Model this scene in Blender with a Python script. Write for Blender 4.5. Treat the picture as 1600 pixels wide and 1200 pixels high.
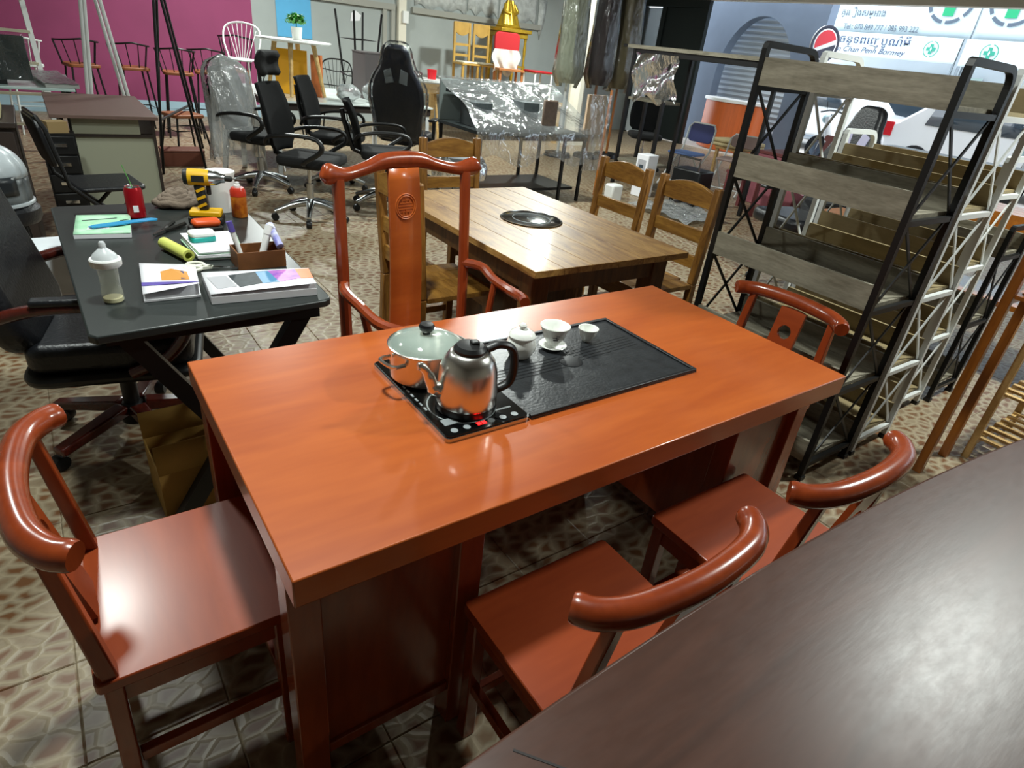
import bpy, math, random
from mathutils import Matrix, Vector
random.seed(7)
for o in list(bpy.data.objects): bpy.data.objects.remove(o, do_unlink=True)
SC = bpy.context.scene
COL = SC.collection
PI = math.pi

# ------------------------------------------------------------------ camera
def cam_axes(yaw, pitch, roll):
    f = Vector((math.sin(yaw)*math.cos(pitch), math.cos(yaw)*math.cos(pitch), -math.sin(pitch)))
    r = Vector((math.cos(yaw), -math.sin(yaw), 0)); u = r.cross(f)
    return (math.cos(roll)*r+math.sin(roll)*u, -math.sin(roll)*r+math.cos(roll)*u, f)
R_, U_, F_ = cam_axes(0.666132, 0.503368, 0.120879)
camd = bpy.data.cameras.new('camera'); camo = bpy.data.objects.new('camera', camd); COL.objects.link(camo)
camo.matrix_world = Matrix(((R_.x, U_.x, -F_.x, -0.173763), (R_.y, U_.y, -F_.y, -0.705612), (R_.z, U_.z, -F_.z, 1.508517), (0, 0, 0, 1)))
camd.sensor_width = 36; camd.lens = 959.156/1600*36; camd.clip_start = 0.02; camd.clip_end = 200
SC.camera = camo

# ------------------------------------------------------------------ light
SC.view_settings.view_transform = 'Standard'; SC.view_settings.look = 'None'
SC.view_settings.gamma = 1; SC.view_settings.use_curve_mapping = False
SC.view_settings.exposure = 0.2
W = bpy.data.worlds.new('sky'); SC.world = W; W.use_nodes = True
bg = W.node_tree.nodes['Background']; bg.inputs[0].default_value = (0.86, 0.93, 1.0, 1); bg.inputs[1].default_value = 4.0
# ceiling lamps above the frame, each where the photograph shows its mirror image, highlight or shadow
LAMPS = [(3.8, 4.8, 120), (3.6, -0.40, 108), (-0.45, 3.1, 40), (2.2, 8.2, 140), (6.6, 7.6, 165), (0.3, 0.9, 62)]
CEIL = 3.2
for i, (x, y, p) in enumerate(LAMPS):
    ld = bpy.data.lights.new('ceiling_lamp_offscreen', 'AREA'); ld.shape = 'DISK'; ld.size = 0.26; ld.energy = p; ld.color = (0.93, 1.0, 0.95)
    lo = bpy.data.objects.new(('desk', 'brown_table', 'aisle', 'stool', 'parasol', 'tea_table')[i]+'_ceiling_lamp_offscreen', ld); lo.location = (x, y, CEIL-0.135); COL.objects.link(lo)

# ------------------------------------------------------------------ materials
def lin(h):
    h = h.lstrip('#'); c = [int(h[i:i+2], 16)/255 for i in (0, 2, 4)]
    return tuple((v/12.92 if v <= 0.04045 else ((v+0.055)/1.055)**2.4) for v in c)+(1,)
MATS = {}
def mat(name, col, rough=0.5, metal=0.0, spec=0.5, coat=0.0, var=0.0, vscale=8.0, stretch=(1, 1, 1), col2=None, bump=0.0, bscale=40.0, alpha=None, emit=None, trans=0.0, coords='Object', detail=4, coat_rough=0.1, ior=1.45):
    if name in MATS: return MATS[name]
    m = bpy.data.materials.new(name); m.use_nodes = True; nt = m.node_tree; N = nt.nodes; L = nt.links
    b = N['Principled BSDF']; c = lin(col) if isinstance(col, str) else col
    b.inputs['Base Color'].default_value = c; b.inputs['Roughness'].default_value = rough; b.inputs['Metallic'].default_value = metal
    b.inputs['Specular IOR Level'].default_value = spec; b.inputs['Coat Weight'].default_value = coat; b.inputs['Coat Roughness'].default_value = coat_rough
    b.inputs['Transmission Weight'].default_value = trans; b.inputs['IOR'].default_value = ior
    if alpha is not None: b.inputs['Alpha'].default_value = alpha
    if emit: b.inputs['Emission Color'].default_value = lin(emit[0]); b.inputs['Emission Strength'].default_value = emit[1]
    if var > 0 or bump > 0:
        tc = N.new('ShaderNodeTexCoord'); mp = N.new('ShaderNodeMapping'); mp.inputs['Scale'].default_value = stretch
        if coords == 'World':
            ge = N.new('ShaderNodeNewGeometry'); L.new(ge.outputs['Position'], mp.inputs['Vector'])
        else: L.new(tc.outputs['Object'], mp.inputs['Vector'])
        if var > 0:
            nz = N.new('ShaderNodeTexNoise'); nz.inputs['Scale'].default_value = vscale; nz.inputs['Detail'].default_value = detail; nz.inputs['Distortion'].default_value = 0.4
            L.new(mp.outputs[0], nz.inputs['Vector'])
            rp = N.new('ShaderNodeValToRGB'); rp.color_ramp.elements[0].position = 0.3; rp.color_ramp.elements[1].position = 0.7
            if col2: d = lin(col2)
            else: d = tuple(v*(1-var) for v in c[:3])+(1,)
            rp.color_ramp.elements[0].color = d; rp.color_ramp.elements[1].color = c
            L.new(nz.outputs['Fac'], rp.inputs['Fac']); L.new(rp.outputs['Color'], b.inputs['Base Color'])
        if bump > 0:
            n2 = N.new('ShaderNodeTexNoise'); n2.inputs['Scale'].default_value = bscale; n2.inputs['Detail'].default_value = 3
            L.new(mp.outputs[0], n2.inputs['Vector'])
            bp = N.new('ShaderNodeBump'); bp.inputs['Strength'].default_value = bump; bp.inputs['Distance'].default_value = 0.01
            L.new(n2.outputs['Fac'], bp.inputs['Height']); L.new(bp.outputs[0], b.inputs['Normal'])
    MATS[name] = m; return m
def film(name, tint='#e8eef0', gloss=0.35, haze=0.12, rough=0.12, bscale=14.0, bump=0.7):
    """clear crumpled plastic wrap: mostly see-through, with wrinkled glossy reflections and a little milky haze"""
    if name in MATS: return MATS[name]
    m = bpy.data.materials.new(name); m.use_nodes = True; nt = m.node_tree; N = nt.nodes; L = nt.links
    for n in list(N): N.remove(n)
    out = N.new('ShaderNodeOutputMaterial'); tr = N.new('ShaderNodeBsdfTransparent'); gl = N.new('ShaderNodeBsdfGlossy'); df = N.new('ShaderNodeBsdfDiffuse')
    tr.inputs[0].default_value = (0.95, 0.97, 0.97, 1); gl.inputs['Roughness'].default_value = rough; df.inputs[0].default_value = lin(tint)
    tc = N.new('ShaderNodeTexCoord'); nz = N.new('ShaderNodeTexNoise'); nz.inputs['Scale'].default_value = bscale; nz.inputs['Detail'].default_value = 3; nz.inputs['Distortion'].default_value = 1.2
    mp = N.new('ShaderNodeMapping'); mp.inputs['Scale'].default_value = (1, 1, 0.45); L.new(tc.outputs['Object'], mp.inputs[0]); L.new(mp.outputs[0], nz.inputs['Vector'])
    bp = N.new('ShaderNodeBump'); bp.inputs['Strength'].default_value = bump; bp.inputs['Distance'].default_value = 0.03; L.new(nz.outputs['Fac'], bp.inputs['Height'])
    L.new(bp.outputs[0], gl.inputs['Normal'])
    fr = N.new('ShaderNodeFresnel'); fr.inputs['IOR'].default_value = 1.5; L.new(bp.outputs[0], fr.inputs['Normal'])
    ad = N.new('ShaderNodeMath'); ad.operation = 'MULTIPLY_ADD'; ad.inputs[1].default_value = 1.0; ad.inputs[2].default_value = gloss*0.3; ad.use_clamp = True; L.new(fr.outputs[0], ad.inputs[0])
    m1 = N.new('ShaderNodeMixShader'); m1.inputs[0].default_value = haze; L.new(tr.outputs[0], m1.inputs[1]); L.new(df.outputs[0], m1.inputs[2])
    m2 = N.new('ShaderNodeMixShader'); L.new(ad.outputs[0], m2.inputs[0]); L.new(m1.outputs[0], m2.inputs[1]); L.new(gl.outputs[0], m2.inputs[2])
    L.new(m2.outputs[0], out.inputs[0]); MATS[name] = m; return m

# ------------------------------------------------------------------ mesh helpers
class MB:
    def __init__(s, M=None): s.v = []; s.f = []; s.M = M or Matrix.Identity(4)
    def add(s, vs, fs):
        o = len(s.v); s.v += [tuple(s.M @ Vector(p)) for p in vs]; s.f += [tuple(i+o for i in f) for f in fs]; return s
    def box(s, x0, x1, y0, y1, z0, z1):
        return s.add([(x0, y0, z0), (x1, y0, z0), (x1, y1, z0), (x0, y1, z0), (x0, y0, z1), (x1, y0, z1), (x1, y1, z1), (x0, y1, z1)],
                     [(0, 3, 2, 1), (4, 5, 6, 7), (0, 1, 5, 4), (1, 2, 6, 5), (2, 3, 7, 6), (3, 0, 4, 7)])
    def bar(s, p, q, w, h=None, up=(0, 0, 1), w2=None, h2=None):
        p = Vector(p); q = Vector(q); d = (q-p).normalized(); up = Vector(up)
        if abs(d.dot(up)) > 0.98: up = Vector((0, 1, 0))
        a = d.cross(up).normalized(); b = a.cross(d); h = h or w; w2 = w2 or w; h2 = h2 or h
        vs = [c+a*sx*ww/2+b*sy*hh/2 for c, ww, hh in ((p, w, h), (q, w2, h2)) for sx, sy in ((-1, -1), (1, -1), (1, 1), (-1, 1))]
        return s.add(vs, [(0, 1, 2, 3), (7, 6, 5, 4), (0, 4, 5, 1), (1, 5, 6, 2), (2, 6, 7, 3), (3, 7, 4, 0)])
    def tube(s, pts, r, n=8, closed=False, sq=None):
        pts = [Vector(p) for p in pts]; k = len(pts); rs = r if isinstance(r, (list, tuple)) else [r]*k
        prev = None; vs = []
        for i, p in enumerate(pts):
            if closed: d = (pts[(i+1) % k]-pts[i-1])
            else: d = pts[min(i+1, k-1)]-pts[max(i-1, 0)]
            d.normalize()
            if prev is None:
                up = Vector((0, 0, 1)) if abs(d.z) < 0.95 else Vector((0, 1, 0)); a = d.cross(up).normalized()
            else: a = (prev-d*prev.dot(d)).normalized()
            prev = a; b = a.cross(d)
            for j in range(n):
                t = 2*PI*(j+0.5)/n; ca, sa = math.cos(t), math.sin(t)
                if sq: sa *= sq
                vs.append(p+a*rs[i]*ca+b*rs[i]*sa)
        fs = []
        for i in range(k if closed else k-1):
            for j in range(n):
                i2 = (i+1) % k; fs.append((i*n+j, i*n+(j+1) % n, i2*n+(j+1) % n, i2*n+j))
        if not closed: fs += [tuple(range(n))[::-1], tuple(range((k-1)*n, k*n))]
        return s.add(vs, fs)
    def lathe(s, prof, n=24, c=(0, 0, 0), cap=True):
        vs = []; fs = []; k = len(prof)
        for r, z in prof:
            for j in range(n): t = 2*PI*j/n; vs.append((c[0]+r*math.cos(t), c[1]+r*math.sin(t), c[2]+z))
        for i in range(k-1):
            for j in range(n): fs.append((i*n+j, i*n+(j+1) % n, (i+1)*n+(j+1) % n, (i+1)*n+j))
        if cap: fs += [tuple(range(n))[::-1], tuple(range((k-1)*n, k*n))]
        return s.add(vs, fs)
    def prism(s, poly, z0, z1):
        n = len(poly); vs = [(x, y, z0) for x, y in poly]+[(x, y, z1) for x, y in poly]
        return s.add(vs, [tuple(range(n))[::-1], tuple(range(n, 2*n))]+[(i, (i+1) % n, n+(i+1) % n, n+i) for i in range(n)])
    def grid(s, fn, nu, nv):
        vs = [fn(i/nu, j/nv) for j in range(nv+1) for i in range(nu+1)]
        return s.add(vs, [(j*(nu+1)+i, j*(nu+1)+i+1, (j+1)*(nu+1)+i+1, (j+1)*(nu+1)+i) for j in range(nv) for i in range(nu)])
    def ball(s, c, r, n=10, m=6):
        rx, ry, rz = r if isinstance(r, (list, tuple)) else (r, r, r)
        prof = [(math.sin(PI*i/m), -math.cos(PI*i/m)) for i in range(m+1)]
        vs = []; fs = []
        for i, (a, z) in enumerate(prof):
            for j in range(n): t = 2*PI*j/n; vs.append((c[0]+rx*max(a, 1e-3)*math.cos(t), c[1]+ry*max(a, 1e-3)*math.sin(t), c[2]+rz*z))
        for i in range(m):
            for j in range(n): fs.append((i*n+j, i*n+(j+1) % n, (i+1)*n+(j+1) % n, (i+1)*n+j))
        fs += [tuple(range(n))[::-1], tuple(range(m*n, (m+1)*n))]
        return s.add(vs, fs)
    def mesh(s, name, smooth=35):
        me = bpy.data.meshes.new(name); me.from_pydata(s.v, [], s.f); me.update()
        if smooth:
            me.polygons.foreach_set('use_smooth', [True]*len(me.polygons)); me.set_sharp_from_angle(angle=math.radians(smooth))
        return me
    def build(s, name, m, parent=None, bevel=0.0, smooth=35, label=None, seg=2, solid=0.0, sub=0):
        o = bpy.data.objects.new(name, s.mesh(name, smooth)); COL.objects.link(o)
        o.data.materials.append(MATS[m] if isinstance(m, str) else m)
        if parent: o.parent = parent
        if solid: md = o.modifiers.new('solid', 'SOLIDIFY'); md.thickness = solid; md.offset = 0
        if bevel: md = o.modifiers.new('bevel', 'BEVEL'); md.width = bevel; md.segments = seg; md.limit_method = 'ANGLE'; md.angle_limit = math.radians(40)
        if sub: md = o.modifiers.new('sub', 'SUBSURF'); md.levels = sub; md.render_levels = sub
        if label: o['label'] = label
        return o
def tag(o, label, cat, group=None):
    o['label'] = label; o['category'] = cat
    if group: o['group'] = group
    return o
def thing(name, label, cat, loc=(0, 0, 0), rz=0.0, group=None):
    o = bpy.data.objects.new(name, None); COL.objects.link(o); o.empty_display_size = 0.1
    o.location = loc; o.rotation_euler = (0, 0, rz); return tag(o, label, cat, group)
def struct(o): o['kind'] = 'structure'; return o
def dup(root, loc, rz, label=None, group=None):
    r = root.copy(); COL.objects.link(r); r.location = loc; r.rotation_euler = (0, 0, rz)
    if label: r['label'] = label
    if group: r['group'] = group
    for ch in list(root.children):
        c = ch.copy(); COL.objects.link(c); c.parent = r
        for g in list(ch.children):
            d = g.copy(); COL.objects.link(d); d.parent = c
    return r
def rrect(x0, x1, y0, y1, r, n=4):
    pts = []
    for cx, cy, a in ((x1-r, y1-r, 0), (x0+r, y1-r, 90), (x0+r, y0+r, 180), (x1-r, y0+r, 270)):
        for i in range(n+1): t = math.radians(a+90*i/n); pts.append((cx+r*math.cos(t), cy+r*math.sin(t)))
    return pts
def bez(pts, n=24):
    """Catmull-Rom through points"""
    P = [Vector(p) for p in pts]; P = [P[0]*2-P[1]]+P+[P[-1]*2-P[-2]]; out = []
    m = max(1, n//(len(P)-3))
    for i in range(1, len(P)-2):
        for k in range(m):
            t = k/m; a, b, c, d = P[i-1:i+3]
            out.append(0.5*((2*b)+(c-a)*t+(2*a-5*b+4*c-d)*t*t+(-a+3*b-3*c+d)*t**3))
    return out+[P[-2]]
def text_mesh(name, s, size, m, M, parent=None, depth=0.0005, align='LEFT', shear=0.0, space=1.0):
    cu = bpy.data.curves.new(name, 'FONT'); cu.body = s; cu.size = size; cu.extrude = depth; cu.align_x = align; cu.shear = shear; cu.space_character = space
    t = bpy.data.objects.new(name+'_src', cu); COL.objects.link(t)
    bpy.context.view_layer.update()
    me = bpy.data.meshes.new_from_object(t.evaluated_get(bpy.context.evaluated_depsgraph_get()))
    bpy.data.objects.remove(t, do_unlink=True)
    me.transform(M); me.materials.clear(); me.materials.append(MATS[m] if isinstance(m, str) else m)
    o = bpy.data.objects.new(name, me); COL.objects.link(o)
    if parent: o.parent = parent
    return o
def frame_m(o, x, y):
    """matrix whose local X and Y run along x and y, origin o"""
    x = Vector(x).normalized(); y = Vector(y).normalized(); z = x.cross(y)
    return Matrix(((x.x, y.x, z.x, o[0]), (x.y, y.y, z.y, o[1]), (x.z, y.z, z.z, o[2]), (0, 0, 0, 1)))
def Tm(x=0, y=0, z=0, rz=0.0, rx=0.0, ry=0.0):
    return Matrix.Translation((x, y, z)) @ Matrix.Rotation(rz, 4, 'Z') @ Matrix.Rotation(ry, 4, 'Y') @ Matrix.Rotation(rx, 4, 'X')

# wood with grain along an axis
def wood(name, c1, c2, axis='x', rough=0.35, coat=0.3, scale=1.0, coords='Object', bump=0.05, ring=14.0, coat_rough=0.12):
    if name in MATS: return MATS[name]
    m = bpy.data.materials.new(name); m.use_nodes = True; nt = m.node_tree; N = nt.nodes; L = nt.links; b = N['Principled BSDF']
    tc = N.new('ShaderNodeTexCoord'); mp = N.new('ShaderNodeMapping'); st = {'x': (0.16, 1, 1), 'y': (1, 0.16, 1), 'z': (1, 1, 0.16)}[axis]
    mp.inputs['Scale'].default_value = tuple(v*scale for v in st)
    oi = N.new('ShaderNodeObjectInfo'); vm = N.new('ShaderNodeVectorMath'); vm.operation = 'ADD'
    L.new(tc.outputs['Object'], vm.inputs[0]); L.new(oi.outputs['Random'], vm.inputs[1]); L.new(vm.outputs[0], mp.inputs['Vector'])
    n1 = N.new('ShaderNodeTexNoise'); n1.inputs['Scale'].default_value = ring; n1.inputs['Detail'].default_value = 6; n1.inputs['Distortion'].default_value = 1.4; L.new(mp.outputs[0], n1.inputs['Vector'])
    n2 = N.new('ShaderNodeTexNoise'); n2.inputs['Scale'].default_value = ring*9; n2.inputs['Detail'].default_value = 2; L.new(mp.outputs[0], n2.inputs['Vector'])
    mx = N.new('ShaderNodeMix'); mx.inputs[0].default_value = 0.3; L.new(n1.outputs['Fac'], mx.inputs[2]); L.new(n2.outputs['Fac'], mx.inputs[3])
    rp = N.new('ShaderNodeValToRGB'); rp.color_ramp.elements[0].position = 0.34; rp.color_ramp.elements[1].position = 0.66
    rp.color_ramp.elements[0].color = lin(c2); rp.color_ramp.elements[1].color = lin(c1)
    L.new(mx.outputs[0], rp.inputs[0]); L.new(rp.outputs[0], b.inputs['Base Color'])
    bp = N.new('ShaderNodeBump'); bp.inputs['Strength'].default_value = bump; bp.inputs['Distance'].default_value = 0.004; L.new(n2.outputs['Fac'], bp.inputs['Height']); L.new(bp.outputs[0], b.inputs['Normal'])
    b.inputs['Roughness'].default_value = rough; b.inputs['Coat Weight'].default_value = coat; b.inputs['Coat Roughness'].default_value = coat_rough
    MATS[name] = m; return m

wood('red_top', '#b75c22', '#a24a1a', 'x', rough=0.34, coat=0.38, scale=0.35, bump=0.01, coat_rough=0.1)
wood('red_wood', '#96401c', '#7c3014', 'z', rough=0.26, coat=0.5, scale=0.5, bump=0.015)
wood('red_seat', '#9c431b', '#863413', 'x', rough=0.33, coat=0.35, scale=0.4, bump=0.01, coat_rough=0.2)
wood('oak', '#a87a36', '#6e4618', 'x', rough=0.4, coat=0.25, scale=1.2, bump=0.06)
wood('oak_z', '#9a6b2e', '#603b13', 'z', rough=0.4, coat=0.25, scale=1.2, bump=0.06)
wood('oak_dark', '#7a5226', '#4d3013', 'z', rough=0.45, coat=0.2, scale=1.2)
wood('grey_oak', '#8d8776', '#655f50', 'y', rough=0.6, coat=0.0, scale=1.4, bump=0.05)
wood('beige_board', '#8f7f5c', '#7d6e4c', 'y', rough=0.6, coat=0.0, scale=1.2, bump=0.03)
wood('brown_top', '#4c2f24', '#3e261d', 'x', rough=0.36, coat=0.0, scale=0.8, bump=0.02)
def scuffs(name, base, amp):
    m = MATS[name]; N = m.node_tree.nodes; L = m.node_tree.links; b = N['Principled BSDF']
    tc = N.new('ShaderNodeTexCoord'); mp = N.new('ShaderNodeMapping'); mp.inputs['Scale'].default_value = (5, 14, 5); mp.inputs['Rotation'].default_value = (0, 0, .5); L.new(tc.outputs['Object'], mp.inputs[0])
    nz = N.new('ShaderNodeTexNoise'); nz.inputs['Scale'].default_value = 3.5; nz.inputs['Detail'].default_value = 8; nz.inputs['Roughness'].default_value = .7; L.new(mp.outputs[0], nz.inputs['Vector'])
    mr = N.new('ShaderNodeMapRange'); mr.inputs[1].default_value = .35; mr.inputs[2].default_value = .7; mr.inputs[3].default_value = base-amp; mr.inputs[4].default_value = base+amp; L.new(nz.outputs['Fac'], mr.inputs[0]); L.new(mr.outputs[0], b.inputs['Roughness'])
scuffs('brown_top', .36, .022); MATS['brown_top'].node_tree.nodes['Principled BSDF'].inputs['Specular IOR Level'].default_value = .36
wood('amber_wood', '#a8641f', '#7f4512', 'z', rough=0.35, coat=0.4, scale=0.8)
wood('pale_wood', '#cfae74', '#b08a50', 'x', rough=0.45, coat=0.15, scale=1.0)
mat('black_metal', '#161616', 0.42, 0.3); mat('white_metal', '#cfd2d0', 0.4); mat('silver', '#c4c8ca', 0.22, 1.0)
mat('chrome', '#d4d6d6', 0.12, 1.0); mat('black_plastic', '#111213', 0.4); mat('black_fabric', '#131415', 0.85, bump=0.3, bscale=300)
mat('black_leather', '#14161a', 0.38, bump=0.2, bscale=90); mat('white_paper', '#e6e6ea', 0.7); mat('white_ceramic', '#eef0ea', 0.12, coat=0.4)
mat('black_glass', '#070809', 0.08, coat=0.6); mat('slate', '#2c2e31', 0.32, var=0.4, vscale=30, bump=0.08, bscale=120); mat('slate_dark', '#141518', 0.4)
mat('white_plastic', '#e3e4e2', 0.4); mat('steel', '#e6e4de', 0.24, 1.0, bump=0.03, bscale=10)
film('pane_glass', haze=.03, gloss=.1, bump=0.0); film('wrap_clear', haze=.012, gloss=.05, bump=.6); film('wrap', haze=.04, gloss=.1, bump=.5); film('wrap_hazy', haze=0.2, gloss=0.3); film('bag', tint='#d4d8d8', haze=0.34, gloss=0.15)
# ================================================================== SHELL
def cam_px(p):
    d = Vector(p)-camo.matrix_world.translation; z = d.dot(F_)
    if z < 0.1: return None
    return (800+959.156*d.dot(R_)/z, 600-959.156*d.dot(U_)/z, z)
def pebble():
    m = bpy.data.materials.new('pebble_tile'); m.use_nodes = True; nt = m.node_tree; N = nt.nodes; L = nt.links; b = N['Principled BSDF']
    ge = N.new('ShaderNodeNewGeometry'); nz = N.new('ShaderNodeTexNoise'); nz.inputs['Scale'].default_value = 9; nz.inputs['Detail'].default_value = 2
    L.new(ge.outputs['Position'], nz.inputs['Vector'])
    wv = N.new('ShaderNodeVectorMath'); wv.operation = 'MULTIPLY_ADD'; wv.inputs[1].default_value = (0.05, 0.05, 0); L.new(nz.outputs['Color'], wv.inputs[0]); L.new(ge.outputs['Position'], wv.inputs[2])
    mp = N.new('ShaderNodeMapping'); mp.inputs['Scale'].default_value = (15, 22, 1); mp.inputs['Rotation'].default_value = (0, 0, 0.35); L.new(wv.outputs[0], mp.inputs[0])
    vo = N.new('ShaderNodeTexVoronoi'); vo.feature = 'DISTANCE_TO_EDGE'; vo.voronoi_dimensions = '2D'; vo.inputs['Scale'].default_value = 1; vo.inputs['Randomness'].default_value = 0.85; L.new(mp.outputs[0], vo.inputs['Vector'])
    vc = N.new('ShaderNodeTexVoronoi'); vc.voronoi_dimensions = '2D'; vc.inputs['Scale'].default_value = 1; vc.inputs['Randomness'].default_value = 0.85; L.new(mp.outputs[0], vc.inputs['Vector'])
    # stone colour: brown heart in a grey-beige stone, how brown varies stone by stone
    sp = N.new('ShaderNodeSeparateColor'); L.new(vc.outputs['Color'], sp.inputs[0])
    heart = N.new('ShaderNodeMapRange'); heart.inputs[1].default_value = 0.14; heart.inputs[2].default_value = 0.34; L.new(vo.outputs['Distance'], heart.inputs[0])
    hm = N.new('ShaderNodeMath'); hm.operation = 'MULTIPLY'; L.new(heart.outputs[0], hm.inputs[0])
    amt = N.new('ShaderNodeMapRange'); amt.inputs[1].default_value = 0.0; amt.inputs[2].default_value = 0.4; L.new(sp.outputs[0], amt.inputs[0]); L.new(amt.outputs[0], hm.inputs[1])
    n3 = N.new('ShaderNodeTexNoise'); n3.inputs['Scale'].default_value = 60; L.new(ge.outputs['Position'], n3.inputs['Vector'])
    c1 = N.new('ShaderNodeMix'); c1.data_type = 'RGBA'; c1.inputs[6].default_value = lin('#80715a'); c1.inputs[7].default_value = lin('#988970'); L.new(n3.outputs['Fac'], c1.inputs[0])
    c2 = N.new('ShaderNodeMix'); c2.data_type = 'RGBA'; c2.inputs[7].default_value = lin('#6a4629'); L.new(hm.outputs[0], c2.inputs[0]); L.new(c1.outputs[2], c2.inputs[6])
    c3 = N.new('ShaderNodeMix'); c3.data_type = 'RGBA'; c3.inputs[7].default_value = lin('#a89a80'); eg = N.new('ShaderNodeMapRange'); eg.inputs[1].default_value = 0.02; eg.inputs[2].default_value = 0.12; eg.inputs[3].default_value = .5; eg.inputs[4].default_value = 0.0
    L.new(vo.outputs['Distance'], eg.inputs[0]); L.new(eg.outputs[0], c3.inputs[0]); L.new(c2.outputs[2], c3.inputs[6]); L.new(c3.outputs[2], b.inputs['Base Color'])
    hr = N.new('ShaderNodeMapRange'); hr.inputs[1].default_value = 0.0; hr.inputs[2].default_value = 0.16; L.new(vo.outputs['Distance'], hr.inputs[0])
    bp = N.new('ShaderNodeBump'); bp.inputs['Strength'].default_value = 0.2; bp.inputs['Distance'].default_value = 0.005; bp.invert = True; L.new(hr.outputs[0], bp.inputs['Height']); L.new(bp.outputs[0], b.inputs['Normal'])
    b.inputs['Roughness'].default_value = 0.42
    MATS['pebble_tile'] = m
pebble()
mat('grout', '#8f836c', 0.9); mat('magenta_paint', '#943f68', 0.7, var=0.18, vscale=1.5, coords='World'); mat('grey_paint', '#a3aaa8', 0.75, var=0.12, vscale=2, coords='World')
mat('ceil_paint', '#8b8880', 0.85); mat('side_paint', '#7d786e', 0.85); mat('cream', '#cfccbf', 0.6); mat('sky_blue', '#5aa9d6', 0.7, var=0.06); mat('base_blue', '#9db9c8', 0.7)
mat('ledge_grey', '#9a9a92', 0.7); mat('poster_white', '#cdd2d0', 0.8, var=0.35, vscale=14); mat('pillar_cream', '#ddd8c8', 0.6)
mat('slate_wall', '#6f7d90', 0.6, var=0.1, vscale=3); mat('shutter', '#aeb6bc', 0.4, 0.2); mat('door_dark', '#121a19', 0.4); mat('pale_glass', '#b9dbe2', 0.15, coat=0.3)
mat('concrete', '#b7b2ab', 0.8, var=0.15, vscale=3); mat('facade', '#cdd6dc', 0.7, var=0.1, vscale=1.2); mat('asphalt', '#8d8e90', 0.85, var=0.2, vscale=5)

fl = struct(MB().box(-2.6, 11.2, -3.6, 10.7, -0.08, -0.006).build('floor', 'grout'))
tile = MB(); e = 0.1496
tile.add([(-e, -e, -0.012), (e, -e, -0.012), (e, e, -0.012), (-e, e, -0.012), (-e, -e, -0.0025), (e, -e, -0.0025), (e, e, -0.0025), (-e, e, -0.0025),
          (-e+.003, -e+.003, 0), (e-.003, -e+.003, 0), (e-.003, e-.003, 0), (-e+.003, e-.003, 0)],
         [(0, 1, 5, 4), (1, 2, 6, 5), (2, 3, 7, 6), (3, 0, 4, 7), (4, 5, 9, 8), (5, 6, 10, 9), (6, 7, 11, 10), (7, 4, 8, 11), (8, 9, 10, 11)])
tme = tile.mesh('tile', 0); tme.materials.append(MATS['pebble_tile'])
cells = []
for i in range(-7, 38):
    for j in range(-13, 34):
        x, y = -0.38+0.3*i+0.15, 0.40+0.3*j+0.15
        if not (-2.55 < x < 11.15 and -3.55 < y < 10.6): continue
        q = cam_px((x, y, 0)); vis = q and -60 < q[0] < 1660 and -60 < q[1] < 1260
        # floor wholly under the near brown table does not show
        if x > 0.0 and y < -0.45: vis = False
        cells.append(((0 if vis else 1), q[2] if q else 99, x, y))
cells.sort()
for k, (_, _, x, y) in enumerate(cells[:300]):
    o = bpy.data.objects.new('tile', tme); COL.objects.link(o); o.parent = fl; o.location = (x, y, random.uniform(-0.0008, 0.0006))
rest = MB()
for _, _, x, y in cells[300:]: rest.M = Tm(x, y, random.uniform(-0.0008, 0.0006)); rest.add(tile.v, tile.f)
ro = rest.build('tile_field', 'pebble_tile', fl, smooth=0); ro['kind'] = 'stuff'

# walls
YB = 10.6
wb = struct(MB().box(2.8, 11.2, YB, YB+.15, 0, CEIL).build('wall_back', 'grey_paint'))
wm = struct(MB().box(-2.6, 2.8, YB-.02, YB+.15, 0, CEIL).build('wall_magenta', 'magenta_paint'))
MB().box(-2.6, 2.8, YB-.03, YB-.018, 0, 0.2).build('painted_skirting', 'base_blue', wm)
MB().box(3.17, 3.72, YB-.012, YB, 1.22, CEIL).build('blue_panel', 'sky_blue', wb, label='sky blue painted panel')
for x0, x1 in ((3.45, 5.17), (5.5, 8.3)):
    MB().box(x0, x1, YB-.06, YB, 1.79, 1.88).build('ledge', 'ledge_grey', wb)
for x0, x1 in ((4.95, 5.02), (5.1, 5.17)): MB().box(x0, x1, YB-.05, YB, 0, 1.8).build('frame_post', 'ledge_grey', wb)
MB().box(5.22, 5.36, YB-.09, YB, 0, CEIL).build('pillar', 'pillar_cream', wb, label='cream painted post')
MB().box(5.28, 5.38, YB-.14, YB-.09, 1.62, 1.8).build('switch_box', 'white_plastic', wb)
for x0, x1, z0 in ((5.55, 6.6, 1.9), (6.62, 7.3, 1.93), (7.32, 8.2, 1.9)):
    MB().grid(lambda u, v, x0=x0, x1=x1, z0=z0: (x0+(x1-x0)*u, YB-.012-.01*math.sin(u*9+v*4), z0+v*0.9+(0.05*math.sin(u*17) if v < .05 else 0)), 16, 4).build('poster_sheet', 'poster_white', wb, solid=0.002)
MB().add([(8.22, YB-.03, 2.3), (8.42, YB-.03, 2.3), (8.4, YB-.03, 1.95), (8.31, YB-.03, 1.62), (8.24, YB-.03, 1.9)], [(0, 1, 2, 3, 4)]).build('torn_paper', 'poster_white', wb, solid=0.002)
MB().prism([(0, 0), (.16, .02), (.19, .1), (.1, .16), (.02, .12)], 0, .003).build('paper_patch', 'white_paper', wb).matrix_world = frame_m((4.38, YB-.004, 1.55), (1, 0, 0), (0, 0, 1))
struct(MB().box(-2.75, -2.6, -3.6, 10.7, 0, CEIL).build('wall_left', 'side_paint'))
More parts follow.
